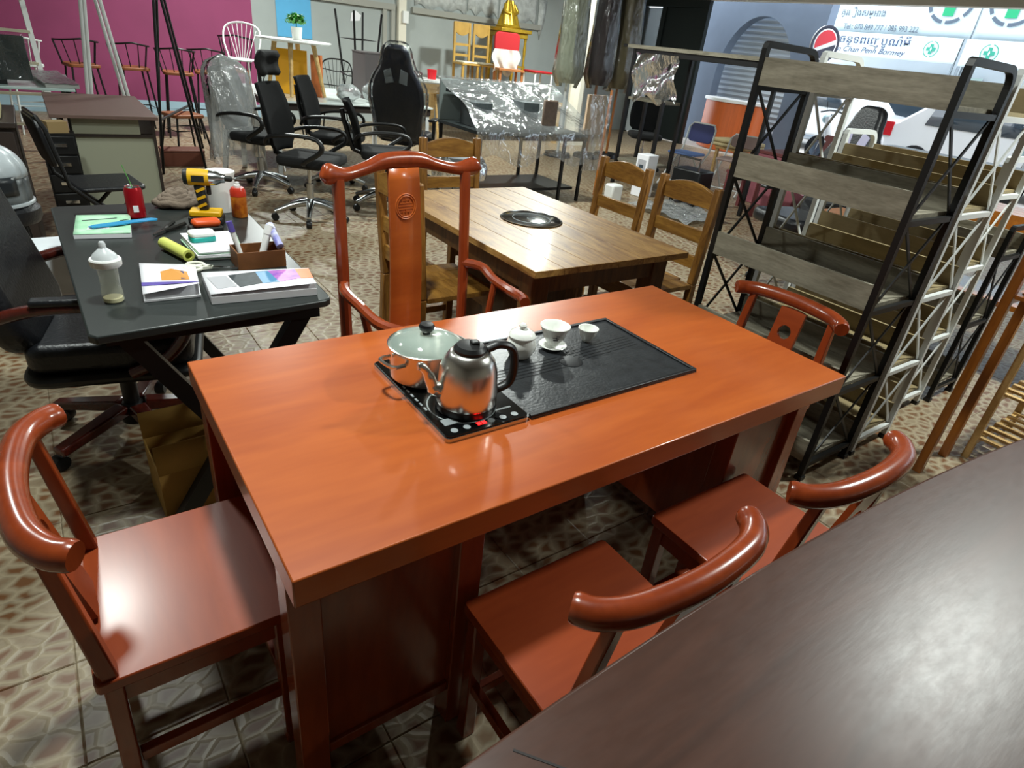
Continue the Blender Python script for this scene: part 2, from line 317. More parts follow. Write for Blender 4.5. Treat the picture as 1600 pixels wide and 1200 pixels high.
struct(MB().box(-2.6, 11.2, -3.75, -3.6, 0, CEIL).build('wall_front', 'side_paint'))
struct(MB().box(-2.75, 11.3, -3.75, 10.75, CEIL, CEIL+.15).build('ceiling', 'ceil_paint'))
struct(MB().box(11.0, 11.2, -3.6, 10.6, 2.66, CEIL).build('trim_1', 'cream'))       # lintel over the open shop front
# dark double door beside the opening, with a glazed pane
d1 = struct(MB().box(11.02, 11.12, 8.75, 8.9, 0, 2.66).box(11.02, 11.12, 10.47, 10.6, 0, 2.66).box(11.02, 11.12, 8.9, 10.47, 2.52, 2.66).box(11.02, 11.12, 9.86, 9.98, 0, 2.52).build('door_1', 'door_dark'))
MB().box(11.05, 11.09, 8.9, 9.86, 0.02, 2.52).build('door_leaf', 'door_dark', d1, bevel=.004)
MB().box(11.05, 11.09, 9.98, 10.47, 0.02, 1.78).build('door_leaf', mat('door_pale', '#c5cdd0', .5), d1, bevel=.004)
MB().box(11.06, 11.08, 9.98, 10.47, 1.78, 2.5).build('pane', 'pane_glass', d1)
# lamps: round LED fixtures on the ceiling
mat('lamp_rim', '#e8e8e4', 0.4)
LAMP_OVER = ['the plastic wrapped desk', 'the far end of the brown table', 'the aisle behind the black desk', 'the wire bar stools', 'the furled parasols', 'the tea table']
for i, (x, y, p) in enumerate(LAMPS):
    t = thing('ceiling_lamp', 'round white ceiling lamp above '+LAMP_OVER[i], 'lamp', (x, y, CEIL), 0, 'ceiling lamps')
    MB().lathe([(.02, 0), (.08, 0), (.08, -.03), (.04, -.05), (.04, -.07), (.14, -.095), (.15, -.13), (.142, -.13), (.13, -.105), (.02, -.10)], 20).build('housing', 'lamp_rim', t)

# ---- outside: pavement, road, arch wall, facade with banners
gd = struct(MB().box(11.2, 40, -20, 22, -0.2, -0.01).build('street_ground', 'concrete'))
AX = 12.3
arch = [(9.27, 0.0), (9.27, 1.2)]+[(8.345+.925*math.cos(a)*(1-.0*a), 1.2+1.34*math.sin(a)**.9) for a in [math.radians(9+9*i) for i in range(19)]]+[(7.42, 1.2), (7.42, 0.0)]
poly = [(10.7, 0), (10.7, 3.6), (6.95, 3.6), (6.95, 0)]
aw = MB(); n = len(arch)
# ring of quads between arch outline and outer outline
outer = []
for y, z in arch:
    if z == 0: outer.append((10.0 if y > 8.4 else 6.95, 0))
    elif z < 1.5: outer.append((10.0 if y > 8.4 else 6.95, z))
    else:
        a = math.atan2(z-1.2, y-8.35); ux, uz = math.cos(a), math.sin(a)
        k = min((10.0-8.35)/ux if ux > 0 else 1e9, (6.95-8.35)/ux if ux < 0 else 1e9, (3.6-1.2)/uz if uz > 0 else 1e9); outer.append((8.35+ux*k, 1.2+uz*k))
vs = []
for xx in (AX, AX+.25):
    vs += [(xx, y, z) for y, z in arch]+[(xx, y, z) for y, z in outer]
fs = []
for i in range(n-1):
    fs += [(i, i+1, n+i+1, n+i), (2*n+i, 3*n+i, 3*n+i+1, 2*n+i+1), (i, 2*n+i, 2*n+i+1, i+1), (n+i, n+i+1, 3*n+i+1, 3*n+i)]
fs += [(n-1, 3*n-1, 4*n-1, 2*n-1)]
aw.add(vs, fs); aw.box(AX, AX+.25, 6.95, 10.0, 3.55, 3.9); struct(aw.build('wall_arch', 'slate_wall', smooth=0))
sh = thing('roller_shutter', 'grey ribbed roller shutter seen through the arched opening', 'shutter', (AX+.5, 8.35, 0))
for k in range(22):
    z = 0.35+k*0.105
    MB().add([(0, -1.15, z), (0, 1.15, z), (-.03, 1.15, z+.05), (-.03, -1.15, z+.05), (0, 1.15, z+.105), (0, -1.15, z+.105), (.02, -1.15, z), (.02, 1.15, z), (.02, 1.15, z+.105), (.02, -1.15, z+.105)],
             [(0, 1, 2, 3), (3, 2, 4, 5), (1, 0, 6, 7), (5, 4, 8, 9), (6, 9, 8, 7), (0, 3, 5, 9, 6), (1, 7, 8, 4, 2)]).build('slat', 'shutter', sh, smooth=0)
MB().box(-.02, .06, -1.2, 1.2, 0, .35).build('bottom_panel', 'slate_wall', sh)
struct(MB().box(18.0, 18.4, -12, 22, 0, 6).build('wall_street', 'facade'))
# ================================================================== TEA TABLE
T = thing('tea_table', 'orange-red lacquered wooden tea table with a thick top', 'table', (0, 0, 0))
MB().box(0, 1.64, 0, 0.8, 0.69, 0.75).build('table_top', 'red_top', T, bevel=0.003)
for x0 in (0.005, 1.275):
    for x in (x0, x0+(0.35 if x0 < .5 else .3)):
        for y in (0.07, 0.675): MB().box(x, x+.06, y, y+.06, 0, 0.69).build('leg', 'red_wood', T, bevel=.003)
    MB().box(x0+.06, x0+.35 if x0 < .5 else x0+.3, .09, .105, .15, .69).build('front_panel', 'red_wood', T)
    MB().box(x0+.06, x0+.35 if x0 < .5 else x0+.3, .70, .715, .15, .69).build('back_panel', 'red_wood', T)
    for x in ((.085, x0+.325) if x0 < .5 else (x0+.02, x0+.325)): MB().box(x, x+.015, .125, .675, .15, .69).build('side_panel', 'red_wood', T)
    MB().box(x0+.06, x0+.35 if x0 < .5 else x0+.3, .08, .12, .12, .15).build('bottom_rail', 'red_wood', T, bevel=.002)
    MB().box(x0+.095, x0+.35, .125, .675, .13, .15).build('bottom_board', 'red_wood', T)
# ---- black stone tray and induction cooker let into the top
t = thing('tea_tray', 'black slate tea tray with engraved lines set into the red table', 'tray', (.6205, .217, .7502))
MB().box(0, .588, 0, .386, 0, .006).build('slab', 'slate', t)
rim = MB(); rim.box(0, .588, 0, .012, .006, .011).box(0, .588, .374, .386, .006, .011).box(.576, .588, .012, .374, .006, .011); rim.build('rim', 'slate_dark', t, bevel=.002)
for k in range(5):
    yy = .165+k*.014
    MB().bar((.03, yy+.0, .0062), (.255, yy+.005, .0062), .003, .0012).build('engraved_line', 'slate_dark', t)
    MB().bar((.30, yy+.02, .0062), (.55, yy+.035, .0062), .003, .0012).build('engraved_line', 'slate_dark', t)
MB().lathe([(.0, 0), (.034, 0), (.034, .0012), (.028, .0022), (.0, .0022)], 20, (.277, .19, .0058)).build('drain_cover', 'slate_dark', t)
ck = thing('induction_cooker', 'black glass double induction cooker beside the slate tray', 'cooker', (.396, .217, .7502))
MB().prism(rrect(0, .222, 0, .386, .012), 0, .010).build('rim', 'silver', ck, smooth=0)
MB().prism(rrect(.003, .219, .003, .383, .011), .010, .0135).build('glass_plate', 'black_glass', ck, smooth=0)
mat('grey_print', '#8f9698', .4); mat('red_led', '#ff2020', .4, emit=('#ff1818', 6))
for yc in (.307, .11):
    ring = MB().lathe([(.078, .0136), (.0785, .0139), (.081, .0139), (.0815, .0136)], 40, (.10, yc, 0), cap=False); ring.build('burner_ring', 'grey_print', ck)
for k in range(6):
    MB().lathe([(.0, .0136), (.0085, .0136), (.0085, .0141), (.0, .0141)], 14, (.03+k*.032, .022, 0)).build('touch_button', 'grey_print' if k not in (2,) else 'black_glass', ck)
for k in (0, 1): MB().box(.088+k*.013, .098+k*.013, .016, .027, .0137, .0144).build('red_display', 'red_led', ck)
for k in range(9): MB().box(.012, .017, .12+k*.022, .133+k*.022, .0136, .0140).build('printed_mark', 'grey_print', ck)
MB().box(.02, .055, .045, .07, .0136, .0140).build('printed_mark', 'grey_print', ck)
MB().box(.135, .20, .05, .056, .0136, .0140).build('printed_mark', 'grey_print', ck)
CZ = .7502+.0142
pt = thing('saucepan', 'stainless steel pot with a glass lid on the cooker', 'pot', (.487, .492, CZ), .2)
MB().lathe([(.0, .001), (.082, .001), (.087, .006), (.088, .078), (.093, .080), (.093, .082), (.085, .082), (.084, .008), (.0, .006)], 40).build('body', 'steel', pt)
lid = MB().lathe([(.0905, .083), (.08, .097), (.05, .108), (.02, .112), (.0, .1125), (.0, .1095), (.05, .105), (.078, .094), (.0875, .083)], 40, cap=False).build('lid', mat('lid_glass', '#cfe3da', .06, alpha=.25, coat=.5), pt, label='clear glass lid with a steel rim')
MB().tube([(.0915*math.cos(a), .0915*math.sin(a), .0845) for a in [2*PI*i/40 for i in range(40)]], .0028, 6, closed=True).build('lid_rim', 'steel', lid)
MB().lathe([(.0, .110), (.010, .110), (.010, .116), (.017, .122), (.0195, .131), (.016, .137), (.0, .1385)], 20).build('knob', 'black_plastic', lid)
for s in (1, -1): MB().tube(bez([(s*.086, -.03, .062), (s*.118, -.024, .064), (s*.118, .024, .064), (s*.086, .03, .062)], 12), .005, 8).build('loop_handle', 'steel', pt)
kt = thing('kettle', 'shiny stainless steel kettle with a black lid and handle', 'kettle', (.502, .318, CZ), -.22)
MB().lathe([(.0, .0), (.069, .0), (.071, .006), (.070, .018), (.066, .018), (.0, .018)], 36).build('base_ring', 'black_plastic', kt)
MB().lathe([(.0, .0185), (.070, .0185), (.0705, .022), (.069, .06), (.065, .10), (.058, .122), (.046, .138), (.039, .142), (.0, .142)], 48).build('body', 'steel', kt)
lid = MB().lathe([(.0, .1425), (.037, .1425), (.037, .149), (.030, .157), (.014, .160), (.0, .160)], 28).build('lid', 'black_plastic', kt)
MB().box(.0, .02, -.011, .011, .157, .166).build('lid_knob', 'black_plastic', lid, bevel=.004)
MB().tube(bez([(-.058, 0, .045), (-.080, 0, .058), (-.092, 0, .088), (-.108, 0, .112), (-.118, 0, .114)], 20), [.019]*3+[.017]*3+[.013]*5+[.010]*5+[.009]*10, 12).build('spout', 'steel', kt)
MB().tube(bez([(.040, 0, .143), (.070, 0, .152), (.102, 0, .138), (.112, 0, .095), (.104, 0, .052), (.070, 0, .034)], 30), .0125, 10, sq=.75).build('handle', 'black_plastic', kt)
TZ = .7502+.0062
jr = thing('tea_jar', 'white porcelain jar with a knobbed lid on the slate tray', 'jar', (.782, .492, TZ))
MB().lathe([(.0, .0), (.026, .0), (.030, .004), (.041, .024), (.042, .038), (.036, .054), (.0315, .060), (.0, .060)], 32).build('body', 'white_ceramic', jr)
lid = MB().lathe([(.0, .0602), (.037, .0602), (.038, .064), (.033, .073), (.018, .081), (.0, .083)], 32).build('lid', 'white_ceramic', jr)
MB().lathe([(.0, .082), (.006, .082), (.006, .086), (.011, .089), (.011, .093), (.007, .098), (.0, .099)], 20).build('knob', 'white_ceramic', lid)
mat('dark_print', '#38424a', .5)
gw = thing('tea_bowl', 'white flared tea bowl with dark lettering on its saucer', 'tea bowl', (.902, .497, TZ+.012))
MB().lathe([(.0, .0), (.016, .0), (.018, .006), (.030, .022), (.037, .043), (.044, .058), (.0435, .0595), (.040, .057), (.033, .043), (.026, .022), (.0, .012)], 36).build('bowl', 'white_ceramic', gw)
for k, (a, z, w) in enumerate(((-2.1, .044, .007), (-1.95, .040, .01), (-2.2, .034, .012), (-1.98, .032, .009), (-2.1, .026, .014))):
    MB().box(-w/2, w/2, -.0006, .0006, -.0018, .0018).build('printed_mark', 'dark_print', gw).matrix_local = Tm(0, 0, z, rz=a+PI/2) @ Matrix.Translation((0, -(.0235+.27*(z-.02)+.006), 0)) @ Matrix.Rotation(-.4, 4, 'X')
sc_ = MB().lathe([(.0, .0), (.020, .0), (.022, .003), (.040, .0105), (.041, .012), (.038, .0118), (.020, .006), (.0, .006)], 32)
so = sc_.build('saucer', 'white_ceramic'); so.location = (.902, .497, TZ); tag(so, 'white porcelain saucer under the lettered tea bowl', 'saucer')
cp = MB().lathe([(.0, .0), (.014, .0), (.0155, .004), (.024, .018), (.031, .040), (.0305, .0415), (.028, .040), (.021, .018), (.0, .008)], 32).build('tea_cup', 'white_ceramic')
cp.location = (1.034, .497, TZ); tag(cp, 'small plain white tea cup on the slate tray', 'cup')

# ================================================================== SMALL RED CHAIRS (front = +Y)
def red_chair(label, loc, rz):
    t = thing('horseshoe_chair', label, 'chair', loc, rz, 'red horseshoe chairs round the tea table')
    MB().prism(rrect(-.205, .205, -.185, .165, .012, 3), .425, .45).build('seat', 'red_seat', t, bevel=.003)
    for s in (-1, 1):
        MB().bar((s*.178, .14, 0), (s*.178, .14, .425), .034).build('leg', 'red_wood', t, bevel=.004)
        p = MB(); p.bar((s*.185, -.175, 0), (s*.182, -.158, .43), .036, .032, up=(0, 1, 0)); p.bar((s*.182, -.158, .43), (s*.166, -.198, .755), .036, .03, up=(0, 1, 0), w2=.026, h2=.024)
        p.build('leg', 'red_wood', t, bevel=.004)
        MB().bar((s*.18, -.15, .19), (s*.178, .14, .19), .02, .028).build('stretcher', 'red_wood', t, bevel=.002)
        MB().box(s*.178-.01, s*.178+.01, -.15, .14, .37, .425).build('side_apron', 'red_wood', t)
    MB().bar((-.17, .15, .13), (.17, .15, .13), .02, .028).build('stretcher', 'red_wood', t, bevel=.002)
    MB().bar((-.17, -.165, .24), (.17, -.165, .24), .02, .028).build('stretcher', 'red_wood', t, bevel=.002)
    MB().box(-.17, .17, .14, .16, .37, .425).build('front_apron', 'red_wood', t)
    pts = bez([(-.222, -.150, .765), (-.195, -.184, .767), (-.13, -.213, .772), (0, -.226, .775), (.13, -.213, .772), (.195, -.184, .767), (.222, -.150, .765)], 36)
    rr = [.026]*len(pts); rr[0] = rr[-1] = .0235
    MB().tube(pts, rr, 12).build('top_rail', 'red_wood', t, smooth=60)
    # splat with a round hole
    sp = MB(frame_m((0, -.167, .45), (1, 0, 0), (0, -.195, .98))); n = 24; cy = .205; w = .052
    outer = []; inner = []
    for i in range(n):
        a = 2*PI*i/n; inner.append((.027*math.cos(a), cy+.027*math.sin(a)))
        ca, sa = math.cos(a), math.sin(a); k = min(w/abs(ca) if abs(ca) > 1e-6 else 9, (.3-cy)/sa if sa > 1e-6 else 9, cy/-sa if sa < -1e-6 else 9); outer.append((ca*k, cy+sa*k))
    vs = [(x, y, z) for z in (-.007, .007) for x, y in inner]+[(x, y, z) for z in (-.007, .007) for x, y in outer]; fs = []
    for i in range(n):
        j = (i+1) % n
        fs += [(i, 2*n+i, 2*n+j, j), (n+i, n+j, 3*n+j, 3*n+i), (i, j, n+j, n+i), (2*n+i, 3*n+i, 3*n+j, 2*n+j)]
    sp.add(vs, fs); sp.build('splat', 'red_seat', t, smooth=30)
    return t
red_chair('red wooden chair with curved back at the tea table end near the black desk', (-.1125, .412, 0), -PI/2)
red_chair('red wooden chair tucked under the tea table next to its left pedestal', (.566, -.112, 0), 0)
red_chair('red wooden chair tucked under the tea table next to its right pedestal', (1.155, -.108, 0), 0)
red_chair('red wooden chair between the tea table and the black ladder shelf', (1.80, .418, 0), PI/2)

# ================================================================== HOST CHAIR (front = +Y local)
hc = thing('official_hat_chair', 'tall red wooden armchair with carved medallion and yoke top rail', 'chair', (.875, 1.135, 0), PI+math.radians(9))
PX, PY = .272, -.195
for s in (-1, 1):
    MB().tube(bez([(s*.27, -.165, 0), (s*.27, -.165, .43), (s*.272, -.175, .7), (s*.270, -.198, 1.065)], 20), [.021]*19, 10).build('leg', 'red_wood', hc)
    MB().tube([(s*.27, .22, 0), (s*.27, .22, .43)], .02, 10).build('leg', 'red_wood', hc)
    MB().tube(bez([(s*.27, -.175, .715), (s*.307, -.10, .712), (s*.30, -.02, .688), (s*.302, .08, .672), (s*.29, .155, .672), (s*.262, .20, .674)], 25), [.019]*5+[.0185]*10+[.020]*11, 10).build('armrest', 'red_wood', hc)
    MB().tube(bez([(s*.265, .0, .44), (s*.275, -.005, .56), (s*.30, -.01, .685)], 12), .0135, 8).build('arm_support', 'red_wood', hc)
    MB().tube(bez([(s*.268, .21, .44), (s*.272, .19, .56), (s*.307, .155, .672)], 12), .0135, 8).build('arm_support', 'red_wood', hc)
    MB().bar((s*.27, -.165, .16), (s*.27, .22, .16), .022, .03).build('stretcher', 'red_wood', hc)
MB().bar((-.27, .22, .1), (.27, .22, .1), .05, .025).build('foot_rail', 'red_wood', hc)
MB().prism(rrect(-.295, .295, -.19, .245, .02), .43, .455).build('seat', 'red_seat', hc, bevel=.004)
# yoke crest rail: wavy outline, thickness towards the ends rounded
top = bez([(-.336, 0, 1.085), (-.307, 0, 1.118), (-.235, 0, 1.098), (-.15, 0, 1.112), (-.07, 0, 1.137), (.07, 0, 1.137), (.15, 0, 1.112), (.235, 0, 1.098), (.307, 0, 1.118), (.336, 0, 1.085)], 45)
bot = bez([(-.336, 0, 1.07), (-.307, 0, 1.048), (-.235, 0, 1.052), (-.15, 0, 1.066), (-.07, 0, 1.078), (.07, 0, 1.078), (.15, 0, 1.066), (.235, 0, 1.052), (.307, 0, 1.048), (.336, 0, 1.07)], 45)
cr = MB(); n = 12; vs = []; k = len(top)
for a, b in zip(top, bot):
    cx = (a.x+b.x)/2; cz = (a.z+b.z)/2; hz = max((a.z-b.z)/2, .004); dep = .024*min(1, (.342-abs(cx))/.03+.25); yc = -.235+.25*abs(cx)**2*1.6
    for j in range(n): th = 2*PI*j/n; vs.append((cx, yc+dep*math.cos(th), cz+hz*math.sin(th)))
fs = [(i*n+j, (i+1)*n+j, (i+1)*n+(j+1) % n, i*n+(j+1) % n) for i in range(k-1) for j in range(n)]+[tuple(range(n)), tuple(range((k-1)*n, k*n))[::-1]]
cr.add(vs, fs).build('crest_rail', 'red_wood', hc, smooth=70)
def splatf(off):
    def f(u, v):
        z = .455+v*(1.085-.455); y = -.195-.032*v+.012*math.sin(v*PI)
        return ((u-.5)*(.128+.014*(1-v)), y+off, z)
    return f
sm = MB(); sm.grid(splatf(.007), 1, 16); sp_ = sm.build('splat', 'red_top', hc, solid=.014)
# carved round medallion: ring and strokes on the splat face
md = MB(); zc = .955; v0 = (zc-.455)/.63; yc = splatf(.0145)(0.5, v0)[1]
md.M = frame_m((0, yc, zc), (-1, 0, 0), (0, -.10, 1))
for r in (.044, .037): md.tube([(r*math.cos(2*PI*i/36), r*math.sin(2*PI*i/36), 0) for i in range(36)], .003, 6, closed=True)
for yy, w in ((.022, .018), (.012, .026), (.002, .032), (-.008, .032), (-.018, .026)): md.bar((-w, yy, 0), (w, yy, 0), .003, .003)
for xx in (-.016, 0, .016): md.bar((xx, .012, 0), (xx, .03 if xx == 0 else .024, 0), .003, .003)
for xx in (-.012, .012): md.bar((xx, -.018, 0), (xx*1.2, -.03, 0), .003, .003)
md.bar((0, -.008, 0), (0, -.034, 0), .003, .003)
md.build('medallion', 'red_top', sp_, label='carved round longevity medallion')

# ================================================================== BROWN TABLE IN FRONT
bt = thing('conference_table', 'dark brown wooden table with gently bowed edge and scuffed top', 'table', (0, 0, 0))
fx = lambda x: -.372-.062*((x-.6)/1.05)**2
xs = [-.06+i*2.5/40 for i in range(41)]
bm_ = MB().prism([(x, fx(x)) for x in xs][::-1]+[(-.06, -1.35), (2.44, -1.35)], .745, .79)
bm_.build('table_top', 'brown_top', bt, bevel=.006, smooth=30)
ln = MB(); xs2 = [.06+i*.05 for i in range(8)]
ln.bar((.13, -.405, .7902), (.30, -.62, .7902), .003, .001); ln.build('joint_line', mat('joint', '#1c1210', .6), bt)
for x in (.25, 2.0):
    MB().box(x, x+.06, -1.25, -.62, 0, .745).build('leg_panel', 'brown_top', bt)
MB().box(.31, 2.0, -1.0, -.97, .3, .745).build('modesty_panel', 'brown_top', bt)
# ================================================================== LADDER SHELVES (depth +x, length +y)
def ladder_shelf(label, loc, H, tops, metal, board, D=.36, Ln=.735, lip=.095):
    t = thing('ladder_shelf', label, 'shelf', loc, 0, 'metal-framed shelves in a row'); r = .0125
    for s, y in ((0, 0), (1, Ln)):
        zc = H-.06
        pts = [(0, y, 0), (0, y, H-.012), (.004, y, H), (.012, y, H+.002)]+[(D-.06+.06*math.sin(a), y, zc+.06*math.cos(a)) for a in [i*PI/2/6 for i in range(7)]]+[(D, y, 0)]
        fr = MB(); fr.tube(pts, .0165, 4); fr.build('end_frame', metal, t, smooth=0)
        zs = [0.0]+sorted(tops); zs = [z-lip for z in sorted(tops)]
        lv = [.03]+zs
        for a, b in zip(lv[:-1], lv[1:]):
            if b-a < .15: continue
            br = MB(); br.bar((.01, y, a), (D-.01, y, b), .012, .006, up=(0, 1, 0)); br.bar((.01, y+.004, b), (D-.01, y+.004, a), .012, .006, up=(0, 1, 0)); br.build('cross_brace', metal, t, smooth=0)
        for z in zs: MB().bar((0, y, z-.012), (D, y, z-.012), .02, .02).build('shelf_rail', metal, t, smooth=0)
        for x in (0, D): MB().box(x-.016, x+.016, y-.016, y+.016, 0, .02).build('foot_cap', 'black_plastic', t)
    for z in tops:
        MB().box(.012, D-.012, .014, Ln-.014, z-lip-.004, z-lip+.012).build('shelf_board', board, t, smooth=0)
        MB().box(-.008, .008, .012, Ln-.012, z-lip-.004, z).build('lip_board', board, t, smooth=0)
        MB().box(D-.008, D+.008, .012, Ln-.012, z-lip-.004, z).build('lip_board', board, t, smooth=0)
    return t
ladder_shelf('black framed ladder shelf with grey wood boards beside the red chair', (2.197, .236, 0), 1.61, (1.567, 1.215, .879, .53, .185), 'black_metal', 'grey_oak', D=.36)
ladder_shelf('tall white framed shelf standing right behind the black ladder shelf', (2.615, .236, 0), 1.61, (1.565, 1.215, .875, .53, .185), 'white_metal', 'beige_board', D=.32)
ladder_shelf('shorter white framed shelf between the tall white and low black shelves', (3.19, .33, 0), 1.30, (1.245, .90, .53, .185), 'white_metal', 'beige_board', D=.30)
ladder_shelf('low black framed shelf, smallest of the shelf row', (3.6, .31, 0), .98, (.93, .56, .185), 'black_metal', 'grey_oak', D=.28)
# amber ladder frame and pale slatted racks beyond the brown table
t = thing('amber_frame_rack', 'amber wooden rack with two slanting posts behind the brown table', 'rack', (2.79, 0, 0))
for x in (0, .27):
    for y in (0, -.75): MB().box(x-.018, x+.018, y-.018, y+.018, 0, 1.25).build('post', 'amber_wood', t, bevel=.003)
for z in (.85, 1.22):
    for y in (0, -.75): MB().box(.018, .252, y-.012, y+.012, z-.03, z).build('end_rail', 'amber_wood', t)
    for k in range(4): MB().box(-.01+.075*k, .035+.075*k, -.735, -.02, z, z+.015).build('slat', 'amber_wood', t)
def slat_rack(label, loc, Lx, Dy, H, tiers, m):
    t = thing('slatted_rack', label, 'rack', loc, 0, 'pale wooden racks')
    for x in (0, Lx):
        for y in (0, Dy): MB().box(x-.014, x+.014, y-.014, y+.014, 0, H).build('post', m, t)
    for z in tiers:
        for y in (0, Dy): MB().box(0, Lx, y-.01, y+.01, z-.03, z).build('rail', m, t)
        for k in range(7): MB().box(.02+k*(Lx-.06)/6, .045+k*(Lx-.06)/6, -.01, Dy+.01, z, z+.012).build('slat', m, t)
slat_rack('pale wooden slatted rack beside the amber rack', (3.16, -.32, 0), .55, .26, .62, (.1, .34, .58), 'pale_wood')
slat_rack('pale wooden slatted rack behind another, against the amber bench', (3.62, -.72, 0), .6, .28, .75, (.12, .42, .7), 'pale_wood')
t = thing('amber_bench', 'long amber wooden bench behind the shelf row', 'bench', (4.25, -.1, 0))
for k in range(4): MB().box(.105*k, .1+.105*k, 0, 1.0, .93, .96).build('plank', 'amber_wood', t)
for x in (.02, .36):
    for y in (.05, .9): MB().box(x, x+.05, y, y+.05, 0, .93).build('leg', 'amber_wood', t)
MB().box(.0, .42, .05, .95, .45, .48).build('shelf', 'amber_wood', t); MB().box(.0, .42, .03, .06, .85, .93).build('apron', 'amber_wood', t); MB().box(0, .03, .03, .97, .80, .93).build('apron', 'amber_wood', t)
t = thing('amber_cabinet', 'low amber brown cabinet with shelves behind the small black shelf', 'cabinet', (4.2, 1.0, 0))
MB().box(0, .3, 0, .03, 0, .72).box(0, .3, .57, .6, 0, .72).box(.28, .3, .03, .57, 0, .72).build('carcass', 'amber_wood', t)
for z in (.05, .28, .5, .7): MB().box(0, .28, .03, .57, z, z+.02).build('shelf', 'amber_wood', t)

# ================================================================== OAK HOTPOT TABLE AND CHAIRS
t = thing('hotpot_table', 'oak plank table with a round black hotplate in the middle', 'table', (1.27, 1.07, 0))
for k in range(6): MB().box(.9*k/6+.0008, .9*(k+1)/6-.0008, 0, 1.33, .722, .75).build('plank', MATS.get('oak_y') or wood('oak_y', '#b58c4e', '#6f461c', 'y', rough=.42, coat=.12, scale=1.2, bump=.06), t, bevel=.0015)
fr = MB(); fr.box(.06, .84, .08, .11, .62, .722).box(.06, .84, 1.22, 1.25, .62, .722).box(.06, .09, .11, 1.22, .62, .722).box(.81, .84, .11, 1.22, .62, .722); fr.build('apron', 'oak_dark', t)
for x in (.05, .76):
    for y in (.07, 1.17): MB().box(x, x+.09, y, y+.09, 0, .722).build('leg', 'oak_dark', t, bevel=.004)
for x in (.25, .58): MB().box(x, x+.07, .45, .88, 0, .722).build('pedestal_post', 'oak_dark', t)
hp = MB().lathe([(.0, .7505), (.155, .7505), (.158, .753), (.150, .7545), (.0, .7545)], 40, (.47, .665, 0)).build('hotplate', 'black_glass', t, label='round black glass hotplate')
for r in (.152, .095, .02): MB().tube([(.47+r*math.cos(2*PI*i/40), .665+r*math.sin(2*PI*i/40), .7552) for i in range(40)], .0022, 5, closed=True).build('ring_mark', 'silver' if r > .1 else 'grey_print', hp)
def oak_chair(label, loc, rz):
    t = thing('oak_chair', label, 'chair', loc, rz, 'oak ladder-back chairs'); w = .19
    for s in (-1, 1):
        b = MB(); b.bar((s*w, -.20, 0), (s*w, -.19, .45), .042, .042, up=(0, 1, 0)); b.bar((s*w, -.19, .45), (s*w, -.225, .965), .042, .042, up=(0, 1, 0)); b.build('leg', 'oak_z', t, bevel=.006)
        MB().box(s*w-.02, s*w+.02, .16, .2, 0, .43).build('leg', 'oak_z', t, bevel=.004)
        MB().box(s*w-.012, s*w+.012, -.18, .17, .2, .235).build('stretcher', 'oak_z', t)
    for k in range(4): MB().box(-.21+.105*k+.001, -.105+.105*k-.001, -.2 if k in (1, 2) else -.165, .21, .43, .455).build('seat_plank', 'oak', t, bevel=.002)
    MB().box(-w, w, .165, .185, .36, .43).build('apron', 'oak', t)
    # top rail arched, two lower slats
    n = 12; up = [(-.17+.34*i/n, .845+.085+.035*math.sin(PI*i/n)) for i in range(n+1)]; lo = [(.17-.34*i/n, .85-.012*math.sin(PI*i/n)*0) for i in range(n+1)]
    MB(frame_m((0, -.228, 0), (1, 0, 0), (0, 0, 1))).prism(up+lo, -.011, .011).build('top_rail', 'oak', t, bevel=.003)
    for z in (.705, .565): MB().box(-.17, .17, -.215+(.7-z)*.07, -.195+(.7-z)*.07, z-.035, z+.035).build('back_slat', 'oak', t, bevel=.003)
    return t
oak_chair('oak ladder-back chair at the hotpot table nearest the ladder shelf', (2.41, 1.52, 0), PI/2)
oak_chair('oak ladder-back chair at the hotpot table next to the wrapped side table', (2.41, 2.02, 0), PI/2)
oak_chair('oak ladder-back chair behind the tall red armchair, along the hotpot table', (1.27, 1.82, 0), -PI/2)
oak_chair('oak ladder-back chair at the far end of the hotpot table', (1.87, 2.57, 0), PI)

# ================================================================== BLACK DESK AND WHAT LIES ON IT
DZ = .752
DK = DZ; DZ = .7535
dk = thing('black_desk', 'black desk with crossed metal legs, cluttered with tools and papers', 'desk', (-.18, 1.015, 0), 0)
MB().prism([(.01, .0), (.62, .045), (.64, .06), (.645, .08), (.665, 1.3), (.65, 1.325), (-.01, 1.315), (-.03, 1.3), (-.005, .02)], .727, DK).build('desk_top', mat('desk_black', '#2a2f2e', .36, var=.25, vscale=60, stretch=(8, 1, 1)), dk, bevel=.005)
MB().box(.04, .235, 1.16, 1.19, DK-.0005, DK+.0015).build('cable_slot', 'black_plastic', dk)
for y in (.07, 1.22):
    for k, (a, b) in enumerate((((.07, y, .725), (.50, y, .0)), ((.56, y, .725), (.10, y, .0)))):
        MB().bar(a, b, .05, .04, up=(0, 1, 0)).build('leg', 'black_metal', dk, smooth=0)
    MB().box(.03, .6, y-.025, y+.025, .70, .727).build('leg_bracket', 'black_metal', dk)
